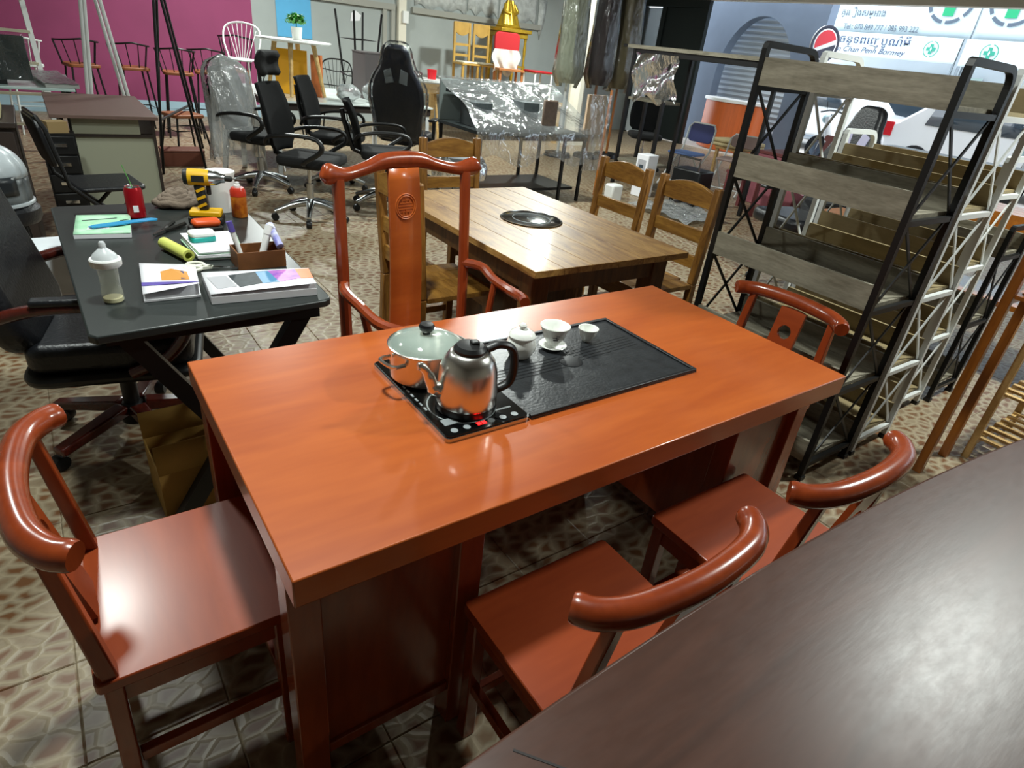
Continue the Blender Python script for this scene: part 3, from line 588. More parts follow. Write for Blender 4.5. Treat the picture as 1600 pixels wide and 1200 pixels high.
# baby bottle
t = thing('baby_bottle', 'clear feeding bottle with a white collar and silicone teat', 'bottle', (-.105, 1.245, DZ))
mat('clear_plastic', '#d9dcc8', .12, alpha=.28, coat=.3); mat('teat', '#d7dde0', .3, alpha=.8); mat('milk', '#cfc79a', .4)
MB().lathe([(.0, .0), (.024, .0), (.027, .004), (.027, .03), (.024, .05), (.025, .09), (.027, .104), (.02, .104)], 24).build('body', 'clear_plastic', t)
MB().lathe([(.0, .002), (.0245, .002), (.0245, .012), (.0, .012)], 20).build('milk', 'milk', t)
MB().lathe([(.0, .104), (.037, .104), (.039, .108), (.039, .122), (.036, .126), (.0, .126)], 28).build('collar', 'white_plastic', t)
MB().lathe([(.0, .126), (.032, .126), (.028, .136), (.016, .147), (.009, .154), (.0085, .166), (.006, .171), (.0, .172)], 24).build('teat', 'teat', t)
def book(name, label, corners, h, cover, cat, curl=0.0, m='white_paper'):
    t = thing(name, label, cat, (0, 0, DZ)); a, b, c, d = corners
    MB().prism([a, b, c, d], 0, h).build('pages', m, t)
    def f(u, v):
        x = (a[0]*(1-u)+d[0]*u)*(1-v)+(b[0]*(1-u)+c[0]*u)*v; y = (a[1]*(1-u)+d[1]*u)*(1-v)+(b[1]*(1-u)+c[1]*u)*v
        return (x, y, h+.001+curl*v*v*(.5+.5*u))
    MB().grid(f, 8, 6).build('cover', cover, t, solid=.0012)
    return t, f
mat('cover_white', '#e9e9ee', .35); mat('cover_purple', '#5b4fa0', .4); mat('cover_orange', '#c98a3a', .5); mat('cover_green', '#8fc9a0', .6, var=.2, vscale=20, col2='#b9dcc0'); mat('pic_blue', '#4f86ad', .4)
mat('pic_dark', '#3c4448', .5, var=.5, vscale=40); mat('pic_pink', '#c87fc0', .4, var=.4, vscale=30, col2='#7d4fb0'); mat('pic_orange', '#d9743a', .4); mat('grey_pages', '#a7a7ac', .7); mat('navy_print', '#2f3c6b', .5)
def decal(f, pts, dz, m, parent, name='printed_picture'):
    vs = [tuple(Vector(f(u, v))+Vector((0, 0, dz))) for u, v in pts]; n = len(vs)
    return MB().add(vs+[(x, y, z+.0006) for x, y, z in vs], [tuple(range(n))[::-1], tuple(range(n, 2*n))]+[(i, (i+1) % n, n+(i+1) % n, n+i) for i in range(n)]).build(name, m, parent, smooth=0)
# catalogue standing half open with a lifted cover, purple band and yellow machine picture
t, f = book('catalogue', 'white catalogue lying half open with an orange machine on its cover', [(-.005, 1.53), (-.035, 1.205), (.113, 1.20), (.15, 1.47)], .006, 'cover_white', 'catalogue', .035)
decal(f, [(0, .62), (1, .83), (1, .90), (0, .74)], .0012, 'cover_purple', t); decal(f, [(.35, .28), (.55, .18), (.82, .3), (.85, .66), (.35, .6)], .0012, 'cover_orange', t); decal(f, [(.68, .28), (.76, .28), (.78, .62), (.7, .62)], .002, 'navy_print', t)
t, f = book('thick_catalogue', 'thick white catalogue with colourful photographs on its cover', [(.145, 1.345), (.128, 1.13), (.43, 1.105), (.465, 1.29)], .022, 'cover_white', 'catalogue', .016)
decal(f, [(.22, .2), (.48, .1), (.5, .7), (.28, .8)], .0012, 'pic_dark', t); decal(f, [(.48, .1), (.6, .08), (.66, .7), (.5, .7)], .0012, 'pic_blue', t); decal(f, [(.6, .08), (.86, .05), (.9, .55), (.66, .7)], .0012, 'pic_pink', t); decal(f, [(.86, .05), (1, .05), (1, .6), (.88, .58)], .0012, 'pic_orange', t); decal(f, [(.03, .25), (.2, .2), (.26, .75), (.08, .8)], .0012, 'grey_pages', t)
t, f = book('notebook', 'pale green notebook with a pencil sketch on the cover', [(-.135, 2.12), (-.16, 1.865), (.012, 1.84), (.04, 2.10)], .014, 'cover_green', 'notebook', .002)
for q in (((.12, .3), (.75, .2), (.75, .23), (.12, .33)), ((.25, .6), (.6, .5), (.62, .75), (.22, .8)), ((.8, .35), (.97, .28), (.97, .31), (.8, .38))): decal(f, q, .0012, 'pic_dark' if q[0][1] < .5 else 'cover_white', t)
cb = MB().prism([(-.11, 1.925), (-.098, 1.91), (.0, 1.935), (.02, 1.945), (.115, 1.97), (.12, 1.985), (.1, 2.0), (.0, 1.975), (-.09, 1.945)], 0, .004).build('plastic_spatula', mat('ruler_blue', '#2f8fc0', .35)); cb.location.z = DZ+.021; tag(cb, 'bright blue plastic strip lying across the green notebook', 'strip')
# soda can with a blade of grass
t = thing('soda_can', 'red and silver drink can with a green straw standing on the desk', 'can', (.064, 2.10, DZ))
MB().lathe([(.0, .0), (.025, .0), (.032, .008), (.032, .108), (.027, .118), (.026, .121), (.0, .119)], 28).build('body', mat('can_red', '#a3141f', .28, .4), t)
MB().lathe([(.0, .119), (.0265, .1195), (.027, .123), (.025, .123), (.024, .1205), (.0, .1205)], 24).build('rim', 'silver', t)
MB().bar((.005, 0, .10), (-.02, .01, .2), .005, .002).build('straw', mat('leaf_green', '#4c8a3f', .5), t)
MB().box(-.012, .006, -.0335, -.031, .03, .055).build('printed_label', 'white_paper', t)
# cordless drill (pistol, front towards +x)
t = thing('cordless_drill', 'yellow and black cordless drill standing on its battery', 'drill', (.292, 1.985, DZ), -.35); mat('tool_yellow', '#d9a813', .4); mat('tool_black', '#1c1c1a', .5)
MB().box(-.06, .065, -.04, .04, .0, .028).build('battery', 'tool_black', t, bevel=.006); MB().box(-.055, .06, -.037, .037, .028, .052).build('battery_mount', 'tool_yellow', t, bevel=.006)
MB().bar((.0, 0, .05), (-.012, 0, .155), .036, .044, up=(0, 1, 0)).build('grip', 'tool_black', t, bevel=.01)
for k in range(3): MB().bar((-.02, -.0235, .065+k*.03), (.012, -.0235, .08+k*.03), .002, .010).build('grip_stripe', 'tool_yellow', t)
M = Tm(0, 0, .175, ry=PI/2); MB(M).lathe([(.0, -.062), (.027, -.062), (.030, -.055), (.030, -.045)], 20).build('rear_cap', 'tool_black', t)
MB(M).lathe([(.0, -.045), (.031, -.045), (.032, .0), (.030, .03), (.0, .03)], 20).build('motor_housing', 'tool_yellow', t)
MB(M).lathe([(.0, .03), (.029, .03), (.027, .055), (.018, .07), (.016, .085), (.0, .085)], 20).build('gear_case', 'silver', t)
MB(M).lathe([(.0, .085), (.011, .085), (.012, .105), (.007, .112), (.0, .112)], 14).build('chuck', 'tool_black', t); MB(M).lathe([(.0, .112), (.002, .112), (.002, .16), (.0, .165)], 8).build('bit', 'silver', t)
MB().box(-.03, .015, -.0325, -.030, .163, .187).build('logo_panel', 'tool_black', t); MB().box(.014, .03, -.008, .008, .11, .145).build('trigger', 'tool_black', t, bevel=.004)
# white tub
t = thing('paper_tub', 'tall white cylindrical tub with a lid behind the drill', 'tub', (.395, 2.16, DZ)); MB().lathe([(.0, .0), (.050, .0), (.056, .15), (.0, .15)], 28).build('body', 'white_plastic', t); MB().lathe([(.0, .1505), (.058, .1505), (.059, .163), (.052, .165), (.0, .163)], 28).build('lid', 'white_plastic', t)
t = thing('spray_can', 'red and orange spray can with a white cap', 'spray can', (.435, 2.05, DZ)); MB().lathe([(.0, .0), (.03, .0), (.031, .003), (.031, .105), (.024, .118), (.0, .118)], 24).build('body', mat('can_orange', '#c8791f', .3, var=.5, vscale=25, col2='#7a2a12'), t)
MB().lathe([(.0315, .085), (.0315, .106), (.0245, .1185), (.0, .1185)], 24, cap=False).build('shoulder', mat('can_red2', '#b8321f', .3), t); MB().lathe([(.0, .118), (.013, .118), (.013, .128), (.009, .131), (.009, .14), (.0, .142)], 16).build('nozzle', 'white_plastic', t)
# rag, pliers, orange tool case
rg = MB(); 
for k in range(4): rg.tube([((.07-.014*k)*math.cos(2*PI*i/18)*(1.1+.1*math.sin(3*i+k)), (.05-.009*k)*math.sin(2*PI*i/18), .016+.012*k+.005*math.sin(i*1.7+k)) for i in range(18)], .017, 7, closed=True)
o = rg.build('cleaning_rag', mat('rag', '#77695c', .9, bump=.5, bscale=60), smooth=60); o.location = (.235, 2.25, DZ+.003); tag(o, 'crumpled grey-brown rag at the far edge of the desk', 'rag')
t = thing('cutter_pliers', 'black handled pliers lying open on the desk', 'pliers', (.13, 1.89, DZ+.008), math.radians(52))
MB().tube(bez([(-.02, 0, 0), (.04, .014, 0), (.10, .026, 0)], 8), .008, 7).build('handle', 'tool_black', t); MB().tube(bez([(-.02, 0, 0), (.04, -.014, 0), (.10, -.02, 0)], 8), .008, 7).build('handle', 'tool_black', t); MB().bar((-.02, 0, 0), (-.08, 0, 0), .02, .012, w2=.006, h2=.008).build('jaw', 'silver', t)
t = thing('tape_measure', 'orange and black tool case in front of the drill battery', 'tool case', (.262, 1.865, DZ), .1)
MB().box(-.055, .06, -.03, .03, 0, .02).build('base', 'tool_black', t, bevel=.004); MB().box(-.045, .055, -.026, .026, .02, .048).build('cover', mat('tool_orange', '#d6521c', .45), t, bevel=.012)
# stack of papers, eraser box, yellow roll, scissors, brown box
t = thing('paper_stack', 'stack of loose white and green tinted papers under the teal box', 'papers', (.0, .0, DZ))
for k in range(6):
    j = [(random.uniform(-.006, .006), random.uniform(-.008, .008)) for _ in range(4)]; b4 = [(.16, 1.75), (.17, 1.52), (.315, 1.51), (.34, 1.745)]
    MB().prism([(p[0]+q[0], p[1]+q[1]) for p, q in zip(b4, j)], k*.005, k*.005+.0042).build('sheet', ('white_paper', 'cover_green', 'white_paper')[k % 3], t, smooth=0)
t = thing('eraser_box', 'small white and teal plastic box on the paper stack', 'box', (.212, 1.655, DZ+.0298), .05); MB().prism(rrect(-.042, .042, -.03, .03, .015), .0, .018).build('base', mat('teal', '#13a39a', .3), t, bevel=.004); MB().prism(rrect(-.042, .042, -.03, .03, .015), .0182, .034).build('cover', 'white_plastic', t, bevel=.005)
t = thing('yellow_roll', 'rolled yellow sheet lying beside the catalogue', 'roll', (.118, 1.605, DZ+.0205), math.radians(107)); MB(Tm(ry=PI/2)).lathe([(.012, -.085), (.020, -.085), (.020, .085), (.012, .085), (.012, -.085)], 18, cap=False).build('sheet', mat('roll_yellow', '#c9cf66', .6), t)
t = thing('scissors', 'white handled scissors on the desk in front of the brown box', 'scissors', (.195, 1.435, DZ+.006), math.radians(-22))
for s in (-1, 1):
    MB().tube([(-.055+.026*math.cos(2*PI*i/18), s*.021+.017*math.sin(2*PI*i/18), 0) for i in range(18)], .0052, 7, closed=True).build('handle', mat('ivory', '#dfe0cf', .4), t)
    MB().bar((-.03, s*.012, 0), (.0, -s*.002, 0), .012, .009).build('shank', 'ivory', t); MB().bar((.0, -s*.002, 0), (.085, s*.004, 0), .012, .003, w2=.003).build('blade', 'silver', t)
t = thing('brown_box', 'small brown wooden box holding odds and ends', 'box', (.345, 1.395, DZ), .0); mat('brown_card', '#7a4a22', .7, var=.3, vscale=20)
for a in ((-.078, .078, -.004, .0), (-.078, .078, .096, .10), (-.078, -.074, .0, .096), (.074, .078, .0, .096)): MB().box(*a, 0, .058).build('side', 'brown_card', t)
MB().box(-.074, .074, 0, .096, 0, .004).build('bottom', 'brown_card', t)
# tubes in the box
def stick(name, label, p, q, r, m, cat, cap=None):
    t = thing(name, label, cat, p); v = Vector(q)-Vector(p); MB().tube([(0, 0, 0), v*.72], r, 12).build('body', m, t)
    MB().tube([v*.72, v], r*1.15, 12).build('cap', cap or m, t); return t
stick('marker_pen', 'white marker pen leaning out of the brown box', (.30, 1.485, DZ+.012), (.275, 1.50, DZ+.135), .009, 'white_plastic', 'pen', 'cover_purple')
stick('glue_bottle', 'white tube with a round cap leaning out of the brown box', (.36, 1.455, DZ+.018), (.40, 1.478, DZ+.12), .012, 'white_plastic', 'tube')
stick('toothpaste_tube', 'white and blue tube lying on the edge of the brown box', (.415, 1.42, DZ+.062), (.405, 1.50, DZ+.115), .013, mat('tube_blue', '#d7d9ea', .35, var=.9, vscale=22, col2='#2f2fae'), 'tube')
# carton under the desk and a plastic bag
t = thing('carton', 'open yellow-brown cardboard carton under the black desk', 'box', (.12, 1.262, 0), .05); mat('cardboard', '#a5803e', .8, var=.15, vscale=10)
for a in ((-.22, .22, -.12, -.116), (-.22, .22, .116, .12), (-.22, -.216, -.116, .116), (.216, .22, -.116, .116)): MB().box(*a, 0, .2).build('side', 'cardboard', t)
MB().box(-.22, .22, -.12, .12, 0, .004).build('bottom', 'cardboard', t)
MB().add([(-.22, -.12, .2), (.22, -.12, .2), (.22, -.09, .29), (-.22, -.09, .29)], [(0, 1, 2, 3)]).build('flap', 'cardboard', t, solid=.004); MB().add([(-.22, .12, .2), (.22, .12, .2), (.22, .14, .29), (-.22, .14, .29)], [(0, 1, 2, 3)]).build('flap', 'cardboard', t, solid=.004)
def blob(name, label, cat, loc, r, m, seed, n=18, mm=10, amp=.25):
    rnd = random.Random(seed); ph = [rnd.uniform(0, 6) for _ in range(6)]
    def f(u, v):
        a = 2*PI*u; b = PI*v; k = 1+amp*(math.sin(3*a+ph[0]+4*b)*.5+math.sin(5*a+ph[1]-3*b)*.35+math.sin(7*b+ph[2]+2*a)*.3)*math.sin(b)
        return (r[0]*k*math.sin(b)*math.cos(a), r[1]*k*math.sin(b)*math.sin(a), r[2]*(1-math.cos(b)*(1 if b < PI/2 else k))) 
    o = MB().grid(f, n, mm).build(name, m, smooth=60); o.location = loc; return tag(o, label, cat)
blob('plastic_bag', 'crumpled clear plastic bag stuffed into the carton', 'bag', (.2, 1.265, .10), (.1, .08, .1), 'bag', 3)

# ================================================================== EXECUTIVE CHAIR (front = +Y local)
t = thing('executive_chair', 'black leather office armchair with dark red wooden arms and base', 'chair', (-.13, 1.76, 0), -PI/2-.22)
wood('mahogany', '#5a2016', '#3a120d', 'x', rough=.25, coat=.5, scale=.6, bump=.02)
def pad(x0, x1, y0, y1, z0, z1, M=None, puff=.02):
    m = MB(M); m.prism(rrect(x0, x1, y0, y1, .06, 5), z0, z1); return m
pad(-.25, .25, -.20, .29, .40, .50).build('seat', 'black_leather', t, bevel=.03, seg=4, smooth=60)
MB().prism(rrect(-.27, .27, -.22, .31, .08, 5), .36, .40).build('seat_shell', 'black_plastic', t, bevel=.015)
M = frame_m((0, -.19, .46), (1, 0, 0), (0, -.26, .97)); b = MB(M); b.prism(rrect(-.25, .25, 0, .62, .1, 6), -.05, .05); bo = b.build('backrest', 'black_leather', t, bevel=.035, seg=4, smooth=60)
for k in range(3):
    c = MB(M); c.prism(rrect(-.2, .2, .06+.19*k, .22+.19*k, .05, 5), .05, .075); c.build('back_cushion', 'black_leather', bo, bevel=.02, seg=3, smooth=60)
for s in (-1, 1):
    MB().tube(bez([(s*.29, -.24, .62), (s*.30, -.1, .655), (s*.30, .1, .655), (s*.295, .24, .63), (s*.29, .29, .57), (s*.28, .22, .46), (s*.27, .1, .40)], 30), .02, 8).build('armrest', 'mahogany', t, smooth=60)
    MB().box(s*.30-.022, s*.30+.022, -.12, .14, .668, .69).build('arm_pad', 'black_leather', t, bevel=.008)
MB().tube([(0, 0.03, .08), (0, 0.03, .37)], .028, 12).build('gas_lift', 'black_plastic', t)
for k in range(5):
    a = 2*PI*k/5+.5; ca, sa = math.cos(a), math.sin(a)
    o = MB().bar((.04*ca, .03+.04*sa, .125), (.31*ca, .03+.31*sa, .085), .062, .045, w2=.048, h2=.034).build('base_arm', 'mahogany', t, bevel=.008)
    w = MB(Tm(.30*ca, .03+.30*sa, 0, rz=a)); w.M = w.M @ frame_m((0, -.022, .03), (1, 0, 0), (0, 0, 1)); w.lathe([(.0, -.018), (.028, -.018), (.03, -.012), (.03, .012), (.028, .018), (.0, .018)], 16); w.build('caster', 'black_plastic', o)
MB().lathe([(.0, .06), (.045, .06), (.05, .11), (.035, .14), (.0, .14)], 16, (0, .03, 0)).build('hub', 'black_plastic', t)
# white printed carton behind the chair
t = thing('white_carton', 'white glossy printed carton standing behind the leather chair', 'box', (-.27, 2.48, 0), .05); MB().box(-.10, .10, -.1, .1, 0, .56).build('body', mat('gloss_white', '#e4eaf0', .25, var=.15, vscale=8), t, bevel=.003); MB().box(-.101, .101, -.101, -.1, .35, .37).build('tape_band', 'white_paper', t)
# ================================================================== BACKGROUND, LEFT SIDE
mat('brown_lam', '#6b554d', .5, var=.1, vscale=20); mat('sage_panel', '#9a9c88', .6); mat('dark_cab', '#2f2622', .5); mat('olive_cream', '#b5ad85', .6); mat('stool_wood', '#8a4f2a', .5, var=.3, vscale=12)
t = thing('office_desk', 'desk with brown laminate top and sage green front panel', 'desk', (-.12, 4.78, 0))
MB().box(0, .66, 0, 1.22, .735, .76).build('desk_top', 'brown_lam', t, bevel=.003); MB().box(.08, .62, .12, .14, 0, .60).build('front_panel', 'sage_panel', t); MB().box(.12, .54, .10, .12, .62, .725).build('drawer_front', 'sage_panel', t, bevel=.003)
MB().box(.62, .64, .1, 1.18, 0, .735).build('side_panel', 'dark_cab', t); MB().box(.06, .08, .1, 1.18, 0, .735).build('side_panel', 'dark_cab', t); MB().box(.08, .62, .1, .14, .60, .62).build('rail', 'dark_cab', t)
t = thing('dark_cabinet', 'dark brown cabinet standing left of the sage-panelled desk', 'cabinet', (-1.02, 3.9, 0))
MB().box(0, .72, .02, .7, 0, .80).build('carcass', 'dark_cab', t); MB().box(-.01, .73, -.01, .71, .80, .83).build('top', 'dark_cab', t, bevel=.004)
for x in (.01, .365): d = MB().box(x, x+.345, 0, .02, .05, .78).build('door', 'dark_cab', t, bevel=.003); MB().box(x+.15, x+.19, -.015, 0, .55, .57).build('handle', 'chrome', d)
t = thing('storage_tray', 'cream coloured tray with rolled edges on the dark cabinet', 'tray', (-.72, 4.25, .831)); MB().prism(rrect(-.3, .37, -.3, .25, .06), 0, .10).build('body', 'olive_cream', t, bevel=.012); MB().prism(rrect(-.25, .28, -.25, .2, .05), .1005, .112).build('lid_panel', 'sage_panel', t)
t = thing('drawer_unit', 'narrow black drawer unit with chrome handles beside the desk', 'drawers', (-.2, 4.6, 0)); MB().box(0, .2, .02, .16, 0, .66).build('body', 'black_plastic', t)
for k in range(5): d = MB().box(.01, .19, 0, .02, .03+k*.125, .145+k*.125).build('drawer', 'black_plastic', t, bevel=.003); MB().box(.06, .14, -.012, 0, .08+k*.125, .1+k*.125).build('handle', 'chrome', d)
cbx = MB(Tm(-.1, 4.69, .6605, rz=.3)).box(-.06, .06, -.05, .05, 0, .07).build('brown_parcel', mat('parcel', '#8f7850', .8)); 
tag(cbx, 'small brown cardboard parcel lying on the drawer unit', 'parcel'); cbx.location = (0, 0, 0)
# helmet on a low stool
t = thing('padded_stool', 'black padded stool under the helmet', 'stool', (-.40, 2.88, 0)); MB().lathe([(.0, .56), (.14, .56), (.15, .58), (.15, .62), (.13, .64), (.0, .64)], 24).build('seat', 'black_leather', t)
for k in range(4): a = PI/4+k*PI/2; MB().tube([(.1*math.cos(a), .1*math.sin(a), .56), (.15*math.cos(a), .15*math.sin(a), 0)], .011, 7).build('leg', 'black_metal', t)
t = thing('helmet', 'grey and white motorcycle helmet with a dark visor opening', 'helmet', (-.40, 2.87, .646), -.5)
mat('helmet_white', '#aeb6ba', .3, var=.2, vscale=12); mat('helmet_dark', '#23272a', .3)
MB().grid(lambda u, v: (.125*math.cos(2*PI*u)*math.sin(.05+v*1.55)*1.0, .145*math.sin(2*PI*u)*math.sin(.05+v*1.55), .12+.13*math.cos(.05+v*1.55)), 28, 10).build('shell', 'helmet_white', t, solid=.008, smooth=60)
MB().grid(lambda u, v: (.123*math.cos(2*PI*u), .142*math.sin(2*PI*u), .115-.115*v), 28, 4).build('lower_shell', mat('helmet_grey', '#6f7577', .4, var=.8, vscale=9, col2='#1d2022'), t, solid=.008, smooth=60)
MB().grid(lambda u, v: (.131*math.cos(-PI*.9+u*PI*.8), .150*math.sin(-PI*.9+u*PI*.8), .05+.08*v), 14, 3).build('visor', 'helmet_dark', t, solid=.003, smooth=60)
MB().tube([(.126*math.cos(2*PI*i/28), .145*math.sin(2*PI*i/28), .004) for i in range(28)], .009, 6, closed=True).build('rim', 'helmet_white', t)
def folding_chair(label, loc, rz, frame, seat_m, back_m, H=.82, group=None):
    t = thing('folding_chair', label, 'chair', loc, rz, group)
    MB().prism(rrect(-.2, .2, -.18, .2, .05), .43, .46).build('seat', seat_m, t, bevel=.012, seg=3)
    b = MB(frame_m((0, -.26, .58), (1, 0, 0), (0, -.18, .98))); b.prism(rrect(-.19, .19, 0, H-.58, .06), -.012, .012); b.build('backrest', back_m, t, bevel=.006)
    MB().tube([(-.21, .26, .01), (-.21, -.22, .48), (-.205, -.275, H-.06), (-.16, -.3, H), (.16, -.3, H), (.205, -.275, H-.06), (.21, -.22, .48), (.21, .26, .01)], .0125, 8).build('front_frame', frame, t)
    MB().tube([(-.19, -.28, .01), (-.19, .16, .44), (.19, .16, .44), (.19, -.28, .01)], .0125, 8).build('rear_frame', frame, t)
    for y, z in ((.2, .085), (-.22, .075)): MB().tube([(-.2, y, z), (.2, y, z)], .009, 7).build('cross_tube', frame, t)
    return t
folding_chair('black folding chair between the black desk and the sage-panelled desk', (.08, 4.12, 0), -PI/2+.15, 'black_metal', 'black_leather', 'black_leather', .86)
# glass table with wrapped television and grey sheet
t = thing('glass_table', 'table with a pale glass top carrying the wrapped television', 'table', (-.95, 6.08, 0)); MB().box(0, 1.07, 0, 1.2, .76, .78).build('table_top', mat('pale_top', '#b9cfcb', .15), t, bevel=.003)
for x in (.03, 1.0):
    for y in (.03, 1.13): MB().box(x, x+.04, y, y+.04, 0, .76).build('leg', 'black_metal', t)
t = thing('television', 'dark television wrapped in clear plastic on the glass table', 'television', (-.45, 6.3, .7805), 0); MB().box(-.3, .3, -.03, .03, .03, .36).build('panel', mat('screen_dark', '#1b2624', .12), t, bevel=.006); MB().box(-.12, .12, -.08, .08, 0, .03).build('stand', 'black_plastic', t)
MB().grid(lambda u, v: (-.32+.64*u+.012*math.sin(9*v), -.05-.01*math.sin(u*11+v*5), .015+.36*v), 14, 8).build('plastic_wrap', 'wrap', t)
t = thing('grey_sheet', 'grey plastic covered board lying on the glass table', 'board', (-.08, 6.62, .781), .1); MB().box(-.05, .19, -.5, .6, 0, .03).build('board', mat('grey_board', '#9a9c98', .5), t); MB().grid(lambda u, v: (-.06+.26*u, -.51+1.12*v, .034+.004*math.sin(u*14+v*20)), 10, 16).build('cover', 'wrap_hazy', t)
t = thing('step_ladder', 'white metal ladder leaning near the magenta wall', 'ladder', (-.28, 7.75, 0))
for s in (-1, 1): MB().bar((s*.24, -.1, 0), (s*.17, .35, 2.1), .045, .025).build('rail', 'white_metal', t)
for k in range(7): z = .26+.28*k; w = .24-.07*z/2.1; MB().bar((-w, -.1+.45*z/2.1, z), (w, -.1+.45*z/2.1, z), .06, .025).build('rung', mat('rung_cream', '#cfc9b2', .4), t)
def bar_stool(label, loc, rz, metal='black_metal', seat='stool_wood', sh=.76, bh=1.03, flip=False, back=True, group='wire back bar stools'):
    t = thing('bar_stool', label, 'stool', loc, rz, group)
    MB().prism(rrect(-.17, .17, -.17, .17, .05), sh-.035, sh).build('seat', seat, t, bevel=.008)
    for sx in (-1, 1):
        for sy in (-1, 1): MB().tube([(sx*.13, sy*.13, sh-.03), (sx*.20, sy*.20, 0)], .011, 7).build('leg', metal, t)
    q = .172; MB().tube([(q, q, .3), (-q, q, .3), (-q, -q, .3), (q, -q, .3)], .008, 6, closed=True).build('foot_ring', metal, t)
    if back:
        arc = [(.225*math.sin(a), -.225*math.cos(a)*.9+.03, bh-.035*abs(math.sin(a))) for a in [math.radians(-105+i*210/16) for i in range(17)]]
        MB().tube([(-.165, .08, sh-.02)]+arc+[(.165, .08, sh-.02)], .0105, 7).build('back_rail', metal, t)
        for a in (-50, -17, 17, 50): a = math.radians(a); MB().tube([(.16*math.sin(a), -.15*math.cos(a), sh-.01), (.225*math.sin(a), -.225*math.cos(a)*.9+.03, bh-.035*abs(math.sin(a)))], .006, 6).build('spindle', metal, t)
    return t
bar_stool('black wire bar stool with brown seat behind the white trestle poles', (.36, 9.0, 0), .2)
bar_stool('black wire bar stool with brown seat between the trestle and the black frame', (.9, 9.05, 0), .1)
bar_stool('black wire bar stool with brown seat standing inside the black frame', (1.36, 8.75, 0), -.1)
bar_stool('black wire bar stool with brown seat beside the wrapped chairs', (1.80, 9.15, 0), -.2)
bar_stool('black wire bar stool with brown seat close to the grey wall corner', (2.32, 9.75, 0), -.3, bh=1.2)
bar_stool('white metal bar stool behind the wrapped television', (-.2, 8.9, 0), .2, 'white_metal', 'white_metal', .74, 1.0)
bar_stool('low brown wooden seated stool inside the black frame', (1.12, 7.35, 0), .3, sh=.46, back=False)
t = thing('trestle_frame', 'white tubular trestle with two pairs of splayed poles', 'trestle', (.39, 6.35, 0))
for y, k in ((0, 1.0), (.42, 1.0)):
    for s in (-1, 1): MB().tube([(s*.225, y, 0), (0, y, 1.95)], .0155, 8).build('pole', 'white_metal', t)
MB().tube([(0, -.03, 1.94), (0, .45, 1.94)], .016, 8).build('ridge_pole', 'white_metal', t)
t = thing('black_tube_frame', 'tall black tubular frame with crossing legs near the magenta wall', 'frame', (.73, 6.47, 0))
for p, q in (((0, 0, 0), (.19, .13, 1.8)), ((.42, .1, 0), (.19, .13, 1.8)), ((.65, 1.4, 0), (.37, 1.1, 1.8)), ((.2, 1.45, 0), (.37, 1.1, 1.8)), ((.19, .13, 1.8), (.37, 1.1, 1.8)), ((.05, .03, .5), (.56, 1.3, .5))): MB().tube([p, q], .013, 7).build('tube', 'black_metal', t)
t = thing('brown_crate', 'low red-brown box on the floor under the black frame', 'box', (1.0, 6.95, 0)); MB().box(-.2, .2, -.12, .12, 0, .14).build('body', mat('redbrown', '#5d3020', .6), t, bevel=.004); MB().box(-.205, .205, -.125, .125, .141, .16).build('lid', 'redbrown', t, bevel=.004)
# white wire bar chair
def wire_chair(name, label, loc, rz, m, sh, bh, w=.24, n=7, group=None, arms=False):
    t = thing(name, label, 'chair', loc, rz, group)
    out = bez([(-w*.7, -.16, sh), (-w*.95, -.2, sh+(bh-sh)*.5), (-w*.8, -.24, bh-.05), (0, -.25, bh), (w*.8, -.24, bh-.05), (w*.95, -.2, sh+(bh-sh)*.5), (w*.7, -.16, sh)], 36)
    MB().tube(out, .011, 7).build('back_hoop', m, t)
    for i in range(n): u = -1+2*i/(n-1); MB().tube([(u*w*.28, -.16, sh), (u*w*.75, -.245, bh-.012-.05*abs(u)**2.5)], .004, 5).build('wire', m, t)
    MB().tube([(-w*.7, -.16, sh), (-w*.85, .18, sh), (w*.85, .18, sh), (w*.7, -.16, sh)], .011, 7, closed=True).build('seat_hoop', m, t)
    for i in range(6): MB().tube([(-w*.78, -.1+.05*i, sh), (w*.78, -.1+.05*i, sh)], .004, 5).build('wire', m, t)
    for sx in (-1, 1):
        for y0, y1 in ((-.15, -.2), (.17, .22)): MB().tube([(sx*w*.7, y0, sh), (sx*w*.95, y1, 0)], .011, 7).build('leg', m, t)
    if arms:
        for z in (.35, .7): MB().tube(bez([(-w*1.2, .12, sh+.05), (-w*1.15, -.15, sh+(bh-sh)*z), (0, -.27, sh+(bh-sh)*z), (w*1.15, -.15, sh+(bh-sh)*z), (w*1.2, .12, sh+.05)], 24), .008, 6).build('side_rail', m, t)
    return t
wire_chair('wire_bar_chair', 'white wire bar chair with fan shaped back', (2.03, 8.45, 0), -.55+PI, 'white_metal', .97, 1.38)
wire_chair('wire_armchair', 'black wire armchair next to the yellow board', (2.72, 8.85, 0), PI-.4, 'black_metal', .45, .9, arms=True, group='black wire armchairs')
wire_chair('wire_armchair', 'black wire armchair nearer the cream wall post', (3.50, 9.05, 0), PI-.5, 'black_metal', .47, 1.03, arms=True, group='black wire armchairs')
# white plastic chair
t = thing('plastic_chair', 'white plastic chair standing behind the wrapped mesh chair', 'chair', (1.62, 6.50, 0), -.7)
MB().prism(rrect(-.21, .21, -.2, .21, .06), .43, .45).build('seat', 'white_plastic', t, bevel=.008); b = MB(frame_m((0, -.2, .46), (1, 0, 0), (0, -.2, .98))); b.prism(rrect(-.2, .2, 0, .42, .09), -.008, .008); b.build('backrest', 'white_plastic', t, bevel=.005)
for sx in (-1, 1):
    for sy in (-1, 1): MB().bar((sx*.18, sy*.17, .43), (sx*.22, sy*.22, 0), .045, .03).build('leg', 'white_plastic', t)
